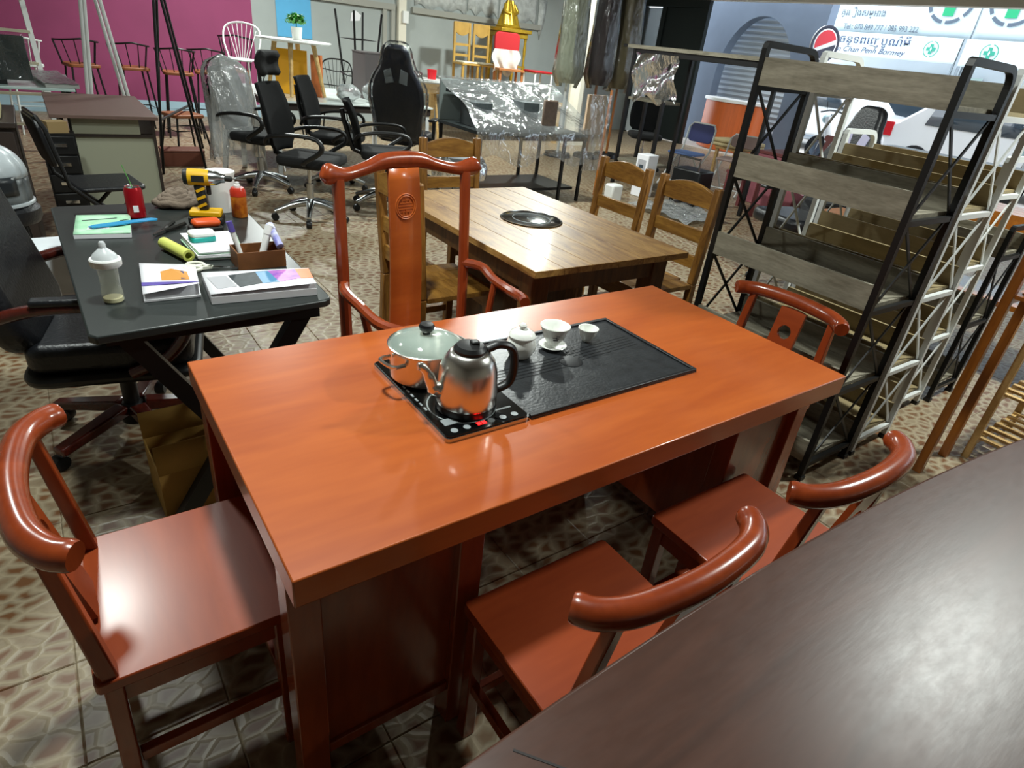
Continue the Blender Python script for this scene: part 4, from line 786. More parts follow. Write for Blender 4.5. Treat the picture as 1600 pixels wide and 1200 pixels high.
# ---- office chairs (front = +Y)
mat('mesh_black', '#0a0b0c', .85, spec=.25, bump=.4, bscale=500)
def star_base(t, m='silver', r=.30, z=.075):
    for k in range(5):
        a = 2*PI*k/5+.3; ca, sa = math.cos(a), math.sin(a)
        o = MB().tube(bez([(.02*ca, .02*sa, z+.07), (.5*r*ca, .5*r*sa, z+.05), (r*ca, r*sa, z)], 8), [.036, .034, .032, .03, .027, .024, .022, .02, .02], 8).build('base_arm', m, t, smooth=60)
        w = MB(Tm(r*ca, r*sa, 0, rz=a) @ frame_m((0, 0, .03), (1, 0, 0), (0, 0, 1))); w.lathe([(.0, -.022), (.026, -.022), (.03, -.016), (.03, .016), (.026, .022), (.0, .022)], 14); w.build('caster', 'black_plastic', o)
    MB().tube([(0, 0, z+.05), (0, 0, .30)], .03, 10).build('column_sleeve', m, t); MB().tube([(0, 0, .30), (0, 0, .44)], .015, 10).build('gas_lift', 'chrome', t)
def office_chair(label, loc, rz, head=True, arms=True, top=.98, group='black mesh office chairs', wrap=None):
    t = thing('office_chair', label, 'chair', loc, rz, group); star_base(t)
    MB().box(-.1, .1, -.12, .12, .43, .46).build('mechanism', 'black_plastic', t)
    MB().prism(rrect(-.24, .24, -.2, .27, .08), .46, .54).build('seat', 'black_fabric', t, bevel=.03, seg=3, smooth=60)
    def bk(u, v): w = .23*(1-.16*(2*v-1)**2)*(1 if v > .1 else .85); a = (2*u-1); return (a*w, -.25-.10*v+.045*a*a+.03*math.sin(v*PI), .54+v*(top-.54))
    MB().grid(bk, 10, 14).build('backrest', 'mesh_black', t, solid=.025, smooth=60)
    sp = MB(); sp.tube([(0, -.1, .45), (0, -.27, .52), (0, -.34, .75), (0, -.36, top-.08)], .022, 8); sp.build('back_spine', 'black_plastic', t)
    if head:
        MB().tube([(0, -.36, top-.08), (0, -.36, top+.1)], .014, 8).build('headrest_post', 'black_plastic', t)
        MB().grid(lambda u, v: ((2*u-1)*.15*(1-.12*(2*v-1)**2), -.32-.03*math.sin(PI*v)+.07*(2*u-1)**2, top+.06+v*.15), 8, 6).build('headrest', 'black_fabric', t, solid=.05, smooth=60)
    if arms:
        for s in (-1, 1): MB().tube(bez([(s*.2, .05, .48), (s*.30, .08, .52), (s*.30, .22, .62), (s*.29, .18, .70), (s*.285, -.02, .71), (s*.27, -.2, .68), (s*.22, -.26, .62)], 30), .021, 8, sq=.7).build('armrest', 'black_plastic', t, smooth=60)
    if wrap: MB().grid(lambda u, v: ((.27+.05*math.sin(5*v+u*9)+.02*math.sin(u*40+v*9))*(1 if v < .8 else max(.05, math.sqrt(max(0, 1-((v-.8)/.2)**2))))*math.cos(2*PI*u), -.22-.08*v+(.2*(1-v*.3)+.03*math.sin(u*25+v*7))*(1 if v < .8 else max(.05, math.sqrt(max(0, 1-((v-.8)/.2)**2))))*math.sin(2*PI*u), .25+v*(top-.15)), 40, 16).build('plastic_cover', wrap, t, smooth=60)
    return t
office_chair('black mesh office chair with headrest behind the tall red armchair', (1.58, 4.6, 0), -PI*.72, top=1.04)
office_chair('black mesh office chair without headrest at the white table', (2.22, 5.70, 0), -PI*.70, head=False, top=1.02)
office_chair('slim black office chair between the headrest chair and the wrapped racing chair', (2.36, 4.86, 0), -PI*.62, head=False, top=.93)
office_chair('black office chair shrouded in hazy plastic next to the white chair', (1.48, 5.72, 0), -PI*.75, head=False, top=1.05, wrap='bag')
def gaming_chair(label, loc, rz, col, wrap=None, holes='lilac', base=True):
    t = thing('racing_chair', label, 'chair', loc, rz, 'racing style office chairs'); star_base(t, 'black_plastic')
    MB().prism(rrect(-.26, .26, -.22, .27, .1), .45, .55).build('seat', col, t, bevel=.035, seg=3, smooth=60); MB().box(-.12, .12, -.15, .12, .42, .45).build('mechanism', 'black_plastic', t)
    prof = [(.0, .20), (.08, .235), (.2, .24), (.38, .27), (.5, .26), (.6, .22), (.68, .165), (.76, .14), (.82, .13), (.88, .105), (.9, .06)]
    pts = [(x, y) for y, x in prof]+[(-x, y) for y, x in prof[::-1]]
    b = MB(frame_m((0, -.25, .5), (1, 0, 0), (0, -.22, .976))); b.prism(pts, -.05, .045); bo = b.build('backrest', col, t, bevel=.03, seg=3, smooth=60)
    for s in (-1, 1):
        h = MB(frame_m((0, -.25, .5), (1, 0, 0), (0, -.22, .976))); h.prism([(s*.025, .57), (s*.11, .55), (s*.125, .67), (s*.05, .70)][::s], -.056, .052); h.build('belt_opening', holes, bo, bevel=.006)
        MB().box(s*.30-.04, s*.30+.04, -.1, .15, .68, .705).build('arm_pad', 'black_plastic', t, bevel=.01); MB().tube([(s*.2, 0, .47), (s*.30, .02, .5), (s*.30, .02, .68)], .02, 7).build('arm_post', 'black_plastic', t)
    if wrap:
        k = 1.13; b = MB(frame_m((0, -.25, .5), (1, 0, 0), (0, -.22, .976))); pp = [(x*k, y*1.03) for x, y in pts]; b.prism(pp, -.075, .07); b.build('plastic_cover', wrap, t, bevel=.03, seg=3, smooth=60)
    return t
mat('lilac', '#b9b6d6', .3); mat('navy_leather', '#0e1526', .4); mat('grey_hole', '#9ba2a6', .4)
gaming_chair('dark blue racing chair wrapped in clear plastic, seen from behind', (3.08, 5.84, 0), -.72, 'navy_leather', 'wrap_clear', 'grey_hole')
gaming_chair('black racing chair with lilac belt openings behind the white shelves', (4.72, 2.05, 0), PI*.42, 'black_leather', None, 'lilac')
# ---- white table with coffee table, plant, boards, cabinet, stool
t = thing('white_table', 'long white topped table carrying stacked furniture', 'table', (1.78, 6.26, 0)); MB().box(0, 1.85, 0, 1.61, .73, .75).build('table_top', mat('gloss_top', '#d5dedb', .15), t, bevel=.003); MB().box(.02, 1.83, .02, 1.59, .66, .73).build('apron', 'dark_cab', t)
for x in (.03, 1.77):
    for y in (.03, 1.52): MB().box(x, x+.05, y, y+.05, 0, .66).build('leg', 'white_metal', t)
t = thing('coffee_table', 'round white coffee table with pale wooden legs on the white table', 'table', (2.22, 6.82, .758))
MB().lathe([(.0, .515), (.36, .515), (.39, .53), (.385, .54), (.0, .54)], 40).build('table_top', 'white_plastic', t)
for k in range(4): a = PI/4+k*PI/2+.3; MB().tube([(.2*math.cos(a), .2*math.sin(a), .515), (.3*math.cos(a), .3*math.sin(a), 0)], [.026, .018], 8).build('leg', 'pale_wood', t)
o = MB(Tm(2.20, 6.92, .7505, rz=-.5, rx=-.12)).box(-.17, .17, -.01, .01, 0, .45).build('yellow_board', mat('yellow_panel', '#e0a010', .5)); tag(o, 'bright yellow board leaning between the coffee table legs', 'board')
o = MB(Tm(2.45, 6.80, .7505, rz=-.6)).box(-.055, .055, -.04, .04, 0, .42).build('orange_box', mat('orange_panel', '#c9713a', .5, var=.3, vscale=15)); tag(o, 'narrow orange printed box under the coffee table', 'box')
t = thing('potted_plant', 'small bushy green plant in a white pot on the coffee table', 'plant', (2.27, 6.86, 1.2995)); t.scale = (.74, .74, .74); MB().lathe([(.0, 0), (.065, 0), (.08, .16), (.073, .16), (.07, .14), (.0, .14)], 20).build('pot', 'white_ceramic', t)
lf = MB(); rnd = random.Random(5)
for k in range(300):
    a = rnd.uniform(0, 2*PI); e_ = rnd.uniform(-.1, 1.4); rr = rnd.uniform(.08, .15); c = Vector((rr*math.cos(a)*math.cos(e_), rr*math.sin(a)*math.cos(e_), .22+rr*.75*math.sin(e_)))
    lf.M = Matrix.Translation(c) @ Matrix.Rotation(a, 4, 'Z') @ Matrix.Rotation(rnd.uniform(-1, .6), 4, 'Y'); s = rnd.uniform(.028, .045); lf.add([(-s, 0, 0), (0, -s*.6, .004), (s, 0, -.006), (0, s*.6, .004)], [(0, 1, 2, 3)])
f_ = lf.build('foliage', mat('leaf_fresh', '#4fa83f', .45, var=.4, vscale=30), t, smooth=0); f_['kind'] = 'stuff'; MB().tube([(0, 0, .13), (0, 0, .3)], .006, 6).build('stem', 'leaf_fresh', t)
t = thing('upturned_stool', 'black bar stool turned upside down on the white table', 'stool', (3.27, 7.58, .7505), .2); MB().prism(rrect(-.17, .17, -.17, .17, .05), 0, .045).build('seat', mat('red_cushion', '#5a1f24', .5), t, bevel=.01)
for sx in (-1, 1):
    for sy in (-1, 1): MB().tube([(sx*.13, sy*.13, .045), (sx*.2, sy*.2, .9)], .013, 7).build('leg', 'black_metal', t)
q = .175; MB().tube([(q, q, .6), (-q, q, .6), (-q, -q, .6), (q, -q, .6)], .009, 6, closed=True).build('foot_ring', 'black_metal', t)
MB().tube(bez([(-.2, .1, .22), (-.22, -.1, .2), (0, -.22, .18), (.22, -.1, .2), (.2, .1, .22)], 20), .012, 7).build('back_rail', 'black_metal', t)
t = thing('two_tone_cabinet', 'small cabinet with dark grey side and white drawers on the white table', 'cabinet', (3.02, 6.80, .7505)); MB().box(0, .2, 0, .38, 0, .48).build('side_panel', mat('charcoal', '#4a4444', .6), t); MB().box(.2, .46, .01, .38, 0, .48).build('carcass', 'white_plastic', t)
for z in (.02, .25): MB().box(.21, .45, -.005, .01, z, z+.215).build('drawer', 'white_plastic', t, bevel=.003)
MB().box(-.005, .47, -.005, .385, .481, .495).build('top', 'charcoal', t)
blob('grey_bag', 'crumpled grey plastic bag at the front of the white table', 'bag', (2.66, 6.42, .752), (.13, .1, .09), 'bag', 11); blob('grey_bag', 'puffed clear bag on the white table beside the two-tone cabinet', 'bag', (3.02, 6.52, .752), (.15, .12, .1), 'bag', 12)
t = thing('round_side_table', 'round table with a plastic covered edge and a red cup on top', 'table', (4.88, 8.9, 0)); MB().lathe([(.0, .84), (.35, .84), (.37, .86), (.36, .885), (.0, .885)], 36).build('table_top', 'white_plastic', t); MB().lathe([(.34, .70), (.35, .84), (.0, .84), (.0, .70)], 30, cap=False).build('skirt', 'pale_wood', t)
for k in range(4): a = PI/4+k*PI/2; MB().tube([(.2*math.cos(a), .2*math.sin(a), .7), (.28*math.cos(a), .28*math.sin(a), 0)], .02, 7).build('leg', 'pale_wood', t)
MB().lathe([(.38, .72), (.385, .88), (.34, .9)], 30, cap=False).build('plastic_cover', 'wrap', t)
t = thing('red_cup', 'red plastic cup standing on the round side table', 'cup', (5.0, 8.85, .886)); MB().lathe([(.0, 0), (.065, 0), (.075, .13), (.07, .13), (.06, .01), (.0, .01)], 20).build('body', mat('red_plastic', '#c01822', .4), t); MB().tube([(.075*math.cos(2*PI*i/20), .075*math.sin(2*PI*i/20), .13) for i in range(20)], .005, 6, closed=True).build('rim', 'red_plastic', t)
blob('dark_bundle', 'dark crumpled bundle beside the red cup', 'bundle', (4.72, 8.9, .886), (.13, .1, .05), mat('bundle', '#3a2226', .7), 21)
# ---- gold corner: platform, chairs, altar, statue
mat('gold_wood', '#b8924a', .4, var=.2, vscale=10); mat('gold', '#b9962a', .35, .5, var=.35, vscale=16)
t = thing('display_platform', 'low wooden platform carrying the golden altar and chairs', 'platform', (5.75, 8.55, 0)); MB().box(0, 1.75, 0, 1.85, .62, .68).build('deck', 'pale_wood', t)
for x in (.03, 1.64):
    for y in (.03, 1.74): MB().box(x, x+.08, y, y+.08, 0, .62).build('leg', 'pale_wood', t)
def gold_chair(label, loc, rz):
    t = thing('gold_chair', label, 'chair', loc, rz, 'gold painted chairs on the platform'); w = .15
    for s in (-1, 1):
        MB().bar((s*w, -.16, 0), (s*w, -.2, 1.05), .035, .035, up=(0, 1, 0)).build('leg', 'gold_wood', t); MB().box(s*w-.018, s*w+.018, .13, .166, 0, .42).build('leg', 'gold_wood', t)
    MB().box(-.18, .18, -.18, .18, .42, .45).build('seat', 'gold_wood', t, bevel=.006); MB().prism(rrect(-.15, .15, -.15, .16, .04), .451, .475).build('cushion', mat('cream_pad', '#e3dcc0', .7), t, bevel=.008)
    n = 14; MB(frame_m((0, -.2, 0), (1, 0, 0), (0, 0, 1))).prism([(-.16, 1.06), (-.16, .93)]+[(-.16+.32*i/n, .93-.075*math.sin(PI*i/n)) for i in range(n+1)]+[(.16, 1.06)], -.014, .014).build('top_rail', 'gold_wood', t)
    for z in (.72, .56): MB().box(-w, w, -.2, -.18, z-.02, z+.02).build('back_slat', 'gold_wood', t)
gold_chair('gold painted chair at the end of the platform', (6.08, 9.62, .6805), PI); gold_chair('gold painted chair next to the altar', (6.47, 9.62, .6805), PI)
t = thing('gold_altar', 'gilded altar stand with turned posts and projecting top', 'altar', (7.0, 9.75, .6805)); MB().box(-.32, .34, -.25, .25, 1.0, 1.06).build('top', 'gold', t, bevel=.01); MB().box(-.27, .29, -.21, .21, .92, 1.0).build('frieze', 'gold', t, bevel=.01); MB().box(-.27, .29, -.21, .21, 0, .08).build('plinth', 'gold', t, bevel=.01)
for x in (-.24, .02, .26):
    for y in (-.18, .18): MB().lathe([(.0, .08), (.03, .08), (.02, .2), (.03, .4), (.018, .55), (.03, .75), (.02, .85), (.03, .92), (.0, .92)], 12, (x, y, 0)).build('turned_post', 'gold', t)
MB().box(-.27, .29, -.2, .2, .45, .48).build('shelf', 'gold', t)
t = thing('gold_statue', 'golden draped statue standing on the altar', 'statue', (6.98, 9.75, 1.7415)); 
MB().grid(lambda u, v: ((.2*(1-v)+.06*v+.018*math.sin(2*PI*u*7+3*v)*(1-v*.5))*math.cos(2*PI*u), (.16*(1-v)+.05*v+.012*math.sin(2*PI*u*7+3*v))*math.sin(2*PI*u), .05+.42*v-.05*v*v), 42, 14).build('robe', 'gold', t, smooth=60)
MB().lathe([(.0, 0), (.22, 0), (.23, .02), (.2, .05), (.0, .05)], 28).build('base', 'gold', t)
MB().ball((0, 0, .50), (.055, .06, .075), 14, 10).build('head', 'gold', t, smooth=80); MB().lathe([(.0, .56), (.05, .56), (.03, .62), (.012, .68), (.0, .72)], 14).build('crown', 'gold', t)
for s in (-1, 1): MB().tube(bez([(s*.09, 0, .36), (s*.13, -.06, .25), (s*.04, -.12, .22)], 10), [.03]*5+[.024]*6, 8).build('sleeve', 'gold', t, smooth=60)
t = thing('red_pad_chair', 'orange wooden chair with a red padded back on the platform', 'chair', (6.45, 8.84, .683), PI-.3); mat('orange_wood', '#a86a3c', .45, var=.2, vscale=10); mat('red_fabric', '#a01018', .75)
for s in (-1, 1):
    MB().bar((s*.19, -.17, 0), (s*.2, -.22, .72), .035, .035, up=(0, 1, 0)).build('leg', 'orange_wood', t); MB().box(s*.19-.018, s*.19+.018, .13, .166, 0, .42).build('leg', 'orange_wood', t)
MB().box(-.22, .22, -.19, .19, .42, .45).build('seat', 'orange_wood', t)
for z in (.5, .6): MB().box(-.19, .19, -.205, -.185, z, z+.05).build('back_slat', 'orange_wood', t)
MB(frame_m((0, -.235, .68), (1, 0, 0), (0, -.05, 1))).prism(rrect(-.22, .22, 0, .3, .07), -.03, .03).build('back_pad', 'red_fabric', t, bevel=.015, seg=3)
o = MB().grid(lambda u, v: (-.24+.46*u+.03*math.sin(v*7+u*3), -.03-.02*math.sin(u*15+v*4)-.05*v*(1-v), -.28+.36*v+.05*math.sin(u*9)*(1-v)), 20, 12).build('white_bag', mat('bag_white', '#d6d6d2', .5, alpha=.7), smooth=60); o.location = (6.47, 8.975, 1.33); o.rotation_euler.z = -.3; tag(o, 'white plastic bag hung on the red padded chair', 'bag')
t = thing('red_top_stool', 'white framed stool with a red top on the platform', 'stool', (7.12, 8.9, .6805)); MB().box(-.2, .2, -.18, .18, .43, .46).build('seat', 'red_fabric', t, bevel=.01)
for sx in (-1, 1): MB().tube([(sx*.18, -.16, 0), (sx*.18, -.16, .40), (sx*.15, -.16, .428), (sx*.15, .16, .428), (sx*.18, .16, .40), (sx*.18, .16, 0)], .015, 7).build('leg_frame', 'white_metal', t)

t = thing('wrapped_stool', 'padded stool wrapped in hazy plastic behind the hotpot table', 'stool', (2.92, 4.42, 0)); MB().lathe([(.0, .45), (.2, .45), (.22, .48), (.21, .56), (.15, .60), (.0, .61)], 28).build('seat', mat('stool_grey', '#6a6c70', .6), t)
for k in range(4): a = PI/4+k*PI/2; MB().tube([(.15*math.cos(a), .15*math.sin(a), .45), (.2*math.cos(a), .2*math.sin(a), 0)], .014, 7).build('leg', 'silver', t)
MB().grid(lambda u, v: ((.25+.02*math.sin(u*31+v*6))*math.sin(.02+v*1.9)*math.cos(2*PI*u), (.25+.02*math.sin(u*31+v*6))*math.sin(.02+v*1.9)*math.sin(2*PI*u), .44+.2*math.cos(.02+v*1.9)), 36, 12).build('plastic_cover', 'bag', t, smooth=60)
# ================================================================== WRAPPED CONSOLE DESK
t = thing('wrapped_desk', 'dark framed desk with a shelf hutch wrapped in clear plastic', 'desk', (3.32, 4.72, 0))
MB().box(0, 1.42, 0, .85, .69, .72).build('desk_top', mat('ash_dark', '#2e3334', .3), t)
for x in (.01, 1.1, 1.38):
    for y in (.01, .81): MB().box(x, x+.03, y, y+.03, 0, .69).build('leg', 'black_metal', t)
MB().box(.02, 1.38, .1, .78, .11, .14).build('lower_shelf', 'black_metal', t); MB().box(.0, 1.42, 0, .03, .65, .69).build('front_rail', 'black_metal', t)
for x, z in ((.12, .95), (.42, .88), (.72, .98)): MB().box(x, x+.2, .3, .6, .722, z).build('compartment', mat('slate_box', '#3c4446', .5), t)
MB().box(.80, .99, .06, .09, .722, 1.04).build('upright_panel', mat('brown_stone', '#6b5b4f', .45, var=.3, vscale=30), t, bevel=.02); MB().box(.0, 1.42, .82, .85, .722, 1.12).build('back_panel', mat('hutch_back', '#7f8886', .5), t)
MB().box(.05, .6, .7, .8, 1.0, 1.03).build('hutch_shelf', 'ash_dark', t)
def wr(u, v):
    if v < .3: y = -.03-.02*math.sin(u*21); z = .45+.1*math.sin(u*13)*(.3-v)*2+(v/.3)*.29
    else: k = (v-.3)/.7; y = -.02+k*.9; z = .74+.40*k**.8+.03*math.sin(u*17+k*4)*math.sin(k*PI)
    return (-.04+1.52*u+.02*math.sin(v*15), y, z)
MB().grid(wr, 36, 24).build('plastic_wrap', film('wrap_desk', haze=.12, gloss=.9, bscale=9, bump=1.0), t, smooth=60)
MB().box(1.36, 1.62, .02, .05, .722, 1.12).build('beige_panel', mat('beige_card', '#b59b80', .7, var=.1, vscale=6), t); MB().grid(lambda u, v: (1.34+.3*u+.01*math.sin(v*20), -.045-.008*math.sin(u*15+v*9), .35+.78*v), 10, 12).build('plastic_wrap', 'wrap_desk', t)
o = MB().tube([(5.18, 4.95, 0), (5.30, 5.06, 1.16)], .017, 8).build('wooden_pole', 'amber_wood'); tag(o, 'slim amber wooden pole leaning beside the wrapped desk', 'pole')
o = MB().box(4.86, 5.02, 4.32, 4.46, 0, .26).build('white_canister', 'white_plastic', bevel=.02); tag(o, 'white plastic canister on the floor by the wrapped desk', 'canister')
# ================================================================== FURLED PARASOLS
def parasol(label, loc, m, H0, H1, r, lean=(0, 0)):
    t = thing('parasol', label, 'parasol', loc, 0, 'furled parasols hanging in covers')
    def f(u, v): k = r*(.6+.4*min(1, v*14))*(1-.25*v)*(1+.09*math.sin(u*2*PI*6+v*5)+.05*math.sin(u*2*PI*11)); return (k*math.cos(2*PI*u)+lean[0]*v, k*math.sin(2*PI*u)+lean[1]*v, H0+(H1-H0)*v)
    MB().grid(f, 36, 16).build('canopy', m, t, smooth=60)
    MB().grid(lambda u, v: tuple(Vector(f(u, v*.98))*1.0+Vector((.03*math.cos(2*PI*u), .03*math.sin(2*PI*u), -.06*(1-v)))), 24, 10).build('plastic_sleeve', 'wrap_clear', t, smooth=60)
    MB().tube([(0, 0, .06), (lean[0], lean[1], H1+.05)], .022, 8).build('pole', 'amber_wood' if 'olive' in label else 'white_metal', t); MB().lathe([(.0, 0), (.22, 0), (.2, .06), (.0, .06)], 24).build('base', 'black_metal', t)
    return t
mat('cloth_cream', '#b9bba6', .8, var=.15, vscale=5); mat('cloth_umber', '#3d3032', .7); mat('cloth_olive', '#76694a', .75, var=.25, vscale=6)
parasol('cream furled parasol in a plastic sleeve', (6.55, 7.4, 0), 'cloth_cream', 1.07, 2.9, .2); parasol('dark brown furled parasol between the cream and olive ones', (7.08, 7.3, 0), 'cloth_umber', 1.08, 2.9, .19); parasol('olive furled parasol beside the black rack', (7.58, 7.35, 0), 'cloth_olive', 1.05, 2.9, .22)
t = thing('white_column', 'pale fluted column standing behind the parasols', 'column', (7.8, 8.6, 0)); MB().lathe([(.14, 0), (.14, 2.6), (.0, 2.6)], 10).build('shaft', 'pillar_cream', t, smooth=0); MB().box(-.2, .2, -.2, .2, 0, .12).build('base', 'pillar_cream', t)
# ================================================================== BLACK RACK
t = thing('garment_rack', 'tall black metal rack with grey wood shelves and loose plastic film', 'rack', (6.06, 3.72, 0))
for x in (0, .36):
    for y in (0, 1.22, 1.84): MB().box(x-.02, x+.02, y-.02, y+.02, 0, 1.62).build('post', 'black_metal', t)
MB().box(-.04, .4, -.06, 1.95, 1.62, 1.66).build('top_shelf', 'grey_oak', t); MB().box(0, .36, 1.24, 1.82, 1.05, 1.08).build('mid_shelf', 'grey_oak', t); MB().box(0, .36, 1.24, 1.82, .30, .33).build('low_shelf', 'grey_oak', t)
for x in (0, .36): MB().box(x-.015, x+.015, .02, 1.82, 1.56, 1.62).build('top_rail', 'black_metal', t)
MB().tube([(0, 1.95, 1.64), (0, 2.05, 1.64)], .02, 8).build('rail_end', 'black_plastic', t)
MB().grid(lambda u, v: (-.05+.04*math.sin(v*9+u*6), 1.0+.7*u+.1*v, 1.08+.5*v+.05*math.sin(u*12)*(1-v)), 16, 10).build('plastic_film', film('wrap_rack', haze=.08, gloss=1.0, bscale=10, bump=1.0), t, smooth=60)
# ================================================================== RIGHT BACK: chairs and boxes near the opening
office_chair('black office chair near the dark door', (7.35, 6.35, 0), PI*.8, head=False, arms=False, top=.95)
folding_chair('folding chair with royal blue back and pale blue seat', (7.05, 5.22, 0), PI*.55, 'white_metal', mat('pale_blue', '#6f8fd0', .5), mat('royal_blue', '#1c2560', .5), .82)
folding_chair('white framed folding chair with taupe back', (7.45, 4.72, 0), PI*.6, 'white_metal', mat('taupe', '#9a8580', .6), 'taupe', .74)
t = thing('tan_cushion', 'pair of flat tan cushions resting on the folding chair', 'cushion', (7.78, 5.1, .0)); 
t2 = thing('side_stool', 'low pale stool under the tan cushions', 'stool', (8.05, 5.15, 0)); MB().box(-.25, .25, -.2, .2, .50, .53).build('seat', 'pale_wood', t2)
for sx in (-1, 1):
    for sy in (-1, 1): MB().box(sx*.22-.02, sx*.22+.02, sy*.17-.02, sy*.17+.02, 0, .5).build('leg', 'pale_wood', t2)
t.location = (8.05, 5.15, .531); t['label'] = 'flat tan cushions stacked on a low stool by the orange counter'
for k in (0, 1): MB(Tm(0, 0, k*.052)).prism(rrect(-.26, .26, -.3, .3, .06), 0, .05).build('cushion', mat('tan', '#cdbb8c', .7), t, bevel=.018, seg=3)
t = thing('labelled_carton', 'white carton with a printed label in front of the black rack', 'box', (5.86, 4.82, 0), .1); MB().box(-.1, .1, -.09, .09, 0, .5).build('body', 'white_paper', t, bevel=.01); MB().box(-.103, -.1, -.06, .06, .32, .44).build('label', 'grey_pages', t); MB().box(-.104, -.103, -.03, .03, .34, .38).build('barcode', 'dark_print', t)
t = thing('black_trolley', 'black wheeled trolley beside the labelled carton', 'trolley', (6.2, 4.35, 0), .1); MB().box(-.16, .14, -.2, .2, .06, .42).build('body', 'black_plastic', t, bevel=.02); MB().tube([(-.14, -.15, .42), (-.14, -.15, .55), (-.14, .15, .55), (-.14, .15, .42)], .012, 7).build('handle', 'silver', t)
for sx in (-1, 1):
    for sy in (-1, 1): MB(Tm(sx*.11, sy*.16, .03) @ Matrix.Rotation(PI/2, 4, 'X')).lathe([(.0, -.012), (.03, -.012), (.03, .012), (.0, .012)], 12).build('wheel', 'black_plastic', t)
o = MB().grid(lambda u, v: (5.2+.75*u, 3.5+.9*v, .012+.03*abs(math.sin(u*9+v*4))+.03*abs(math.sin(v*13-u*5))), 18, 18).build('bubble_wrap', film('wrap_floor', haze=.35, gloss=1.0, bscale=22, bump=1.0), smooth=60); tag(o, 'loose sheet of bubble wrap lying on the floor', 'plastic sheet')
mat('rose', '#9c5a64', .7, var=.1, vscale=6); mat('pink', '#d9a8bc', .7); mat('maroon', '#6b3434', .6)
t = thing('rose_crate', 'large dusty rose coloured crate near the opening', 'crate', (7.62, 4.0, 0), .05); MB().box(-.3, .3, -.34, .30, 0, .62).build('body', 'rose', t, bevel=.01); MB().box(-.31, .31, -.35, .31, .621, .66).build('lid', 'maroon', t, bevel=.005)
t = thing('maroon_stool', 'small dark maroon side table near the folding chairs', 'table', (6.75, 3.9, 0)); MB().box(-.2, .2, -.25, .25, .42, .45).build('top', 'maroon', t)
for sx in (-1, 1):
    for sy in (-1, 1): MB().box(sx*.17-.02, sx*.17+.02, sy*.22-.02, sy*.22+.02, 0, .42).build('leg', 'maroon', t)
t = thing('pink_board', 'flat pink board on short supports behind the shelf row', 'board', (7.5, 2.95, 0)); MB().box(-.45, .45, -.45, .45, .30, .34).build('panel', 'pink', t)
for s in (-1, 1): MB().box(-.4, .4, s*.35-.03, s*.35+.03, 0, .30).build('support', 'maroon', t)
def plastic_armchair(label, loc, rz, m):
    t = thing('plastic_armchair', label, 'chair', loc, rz, 'moulded plastic armchairs'); MB().prism(rrect(-.21, .21, -.2, .21, .06), .42, .44).build('seat', m, t, bevel=.008)
    b = MB(frame_m((0, -.2, .44), (1, 0, 0), (0, -.2, .98)))
    for x in (-.13, .0, .13): b.prism(rrect(x-.05, x+.05, .05, .38, .04), -.008, .008)
    b.prism(rrect(-.21, .21, .36, .44, .03), -.01, .01); b.prism(rrect(-.2, .2, 0, .07, .02), -.01, .01); b.build('backrest', m, t)
    for sx in (-1, 1):
        for sy in (-1, 1): MB().bar((sx*.18, sy*.17, .42), (sx*.22, sy*.21, 0), .045, .03).build('leg', m, t)
    return t
plastic_armchair('maroon moulded plastic chair with oval slots by the rose crate', (8.35, 4.0, 0), PI*.5, 'maroon'); plastic_armchair('maroon moulded plastic chair behind the pink board', (8.45, 3.2, 0), PI*.5, 'maroon')
t = thing('display_counter', 'curved orange counter with a white top in front of the arch', 'counter', (11.75, 8.2, 0)); n = 16
arcp = [(-.35*math.cos(PI*(i/n-.5)), -.68+1.36*i/n) for i in range(n+1)]
MB().prism(arcp+[(.3, .68), (.3, -.68)], .0, .92).build('body', mat('orange_wood2', '#c9622c', .45, var=.2, vscale=8, stretch=(1, 4, .2)), t, smooth=60); MB().prism([(x*1.08-.02, y*1.05) for x, y in arcp]+[(.33, .72), (.33, -.72)], .921, .98).build('top', 'white_plastic', t, bevel=.006)
# long low dark bench at the opening
t = thing('dark_bench', 'long low dark bench along the open shop front', 'bench', (9.6, 1.6, 0)); MB().box(-.2, .2, -1.9, 2.2, .74, .82).build('seat', 'black_plastic', t)
for y in (-1.7, 0, 2.0): MB().box(-.15, .15, y-.05, y+.05, 0, .74).build('leg', 'black_plastic', t)
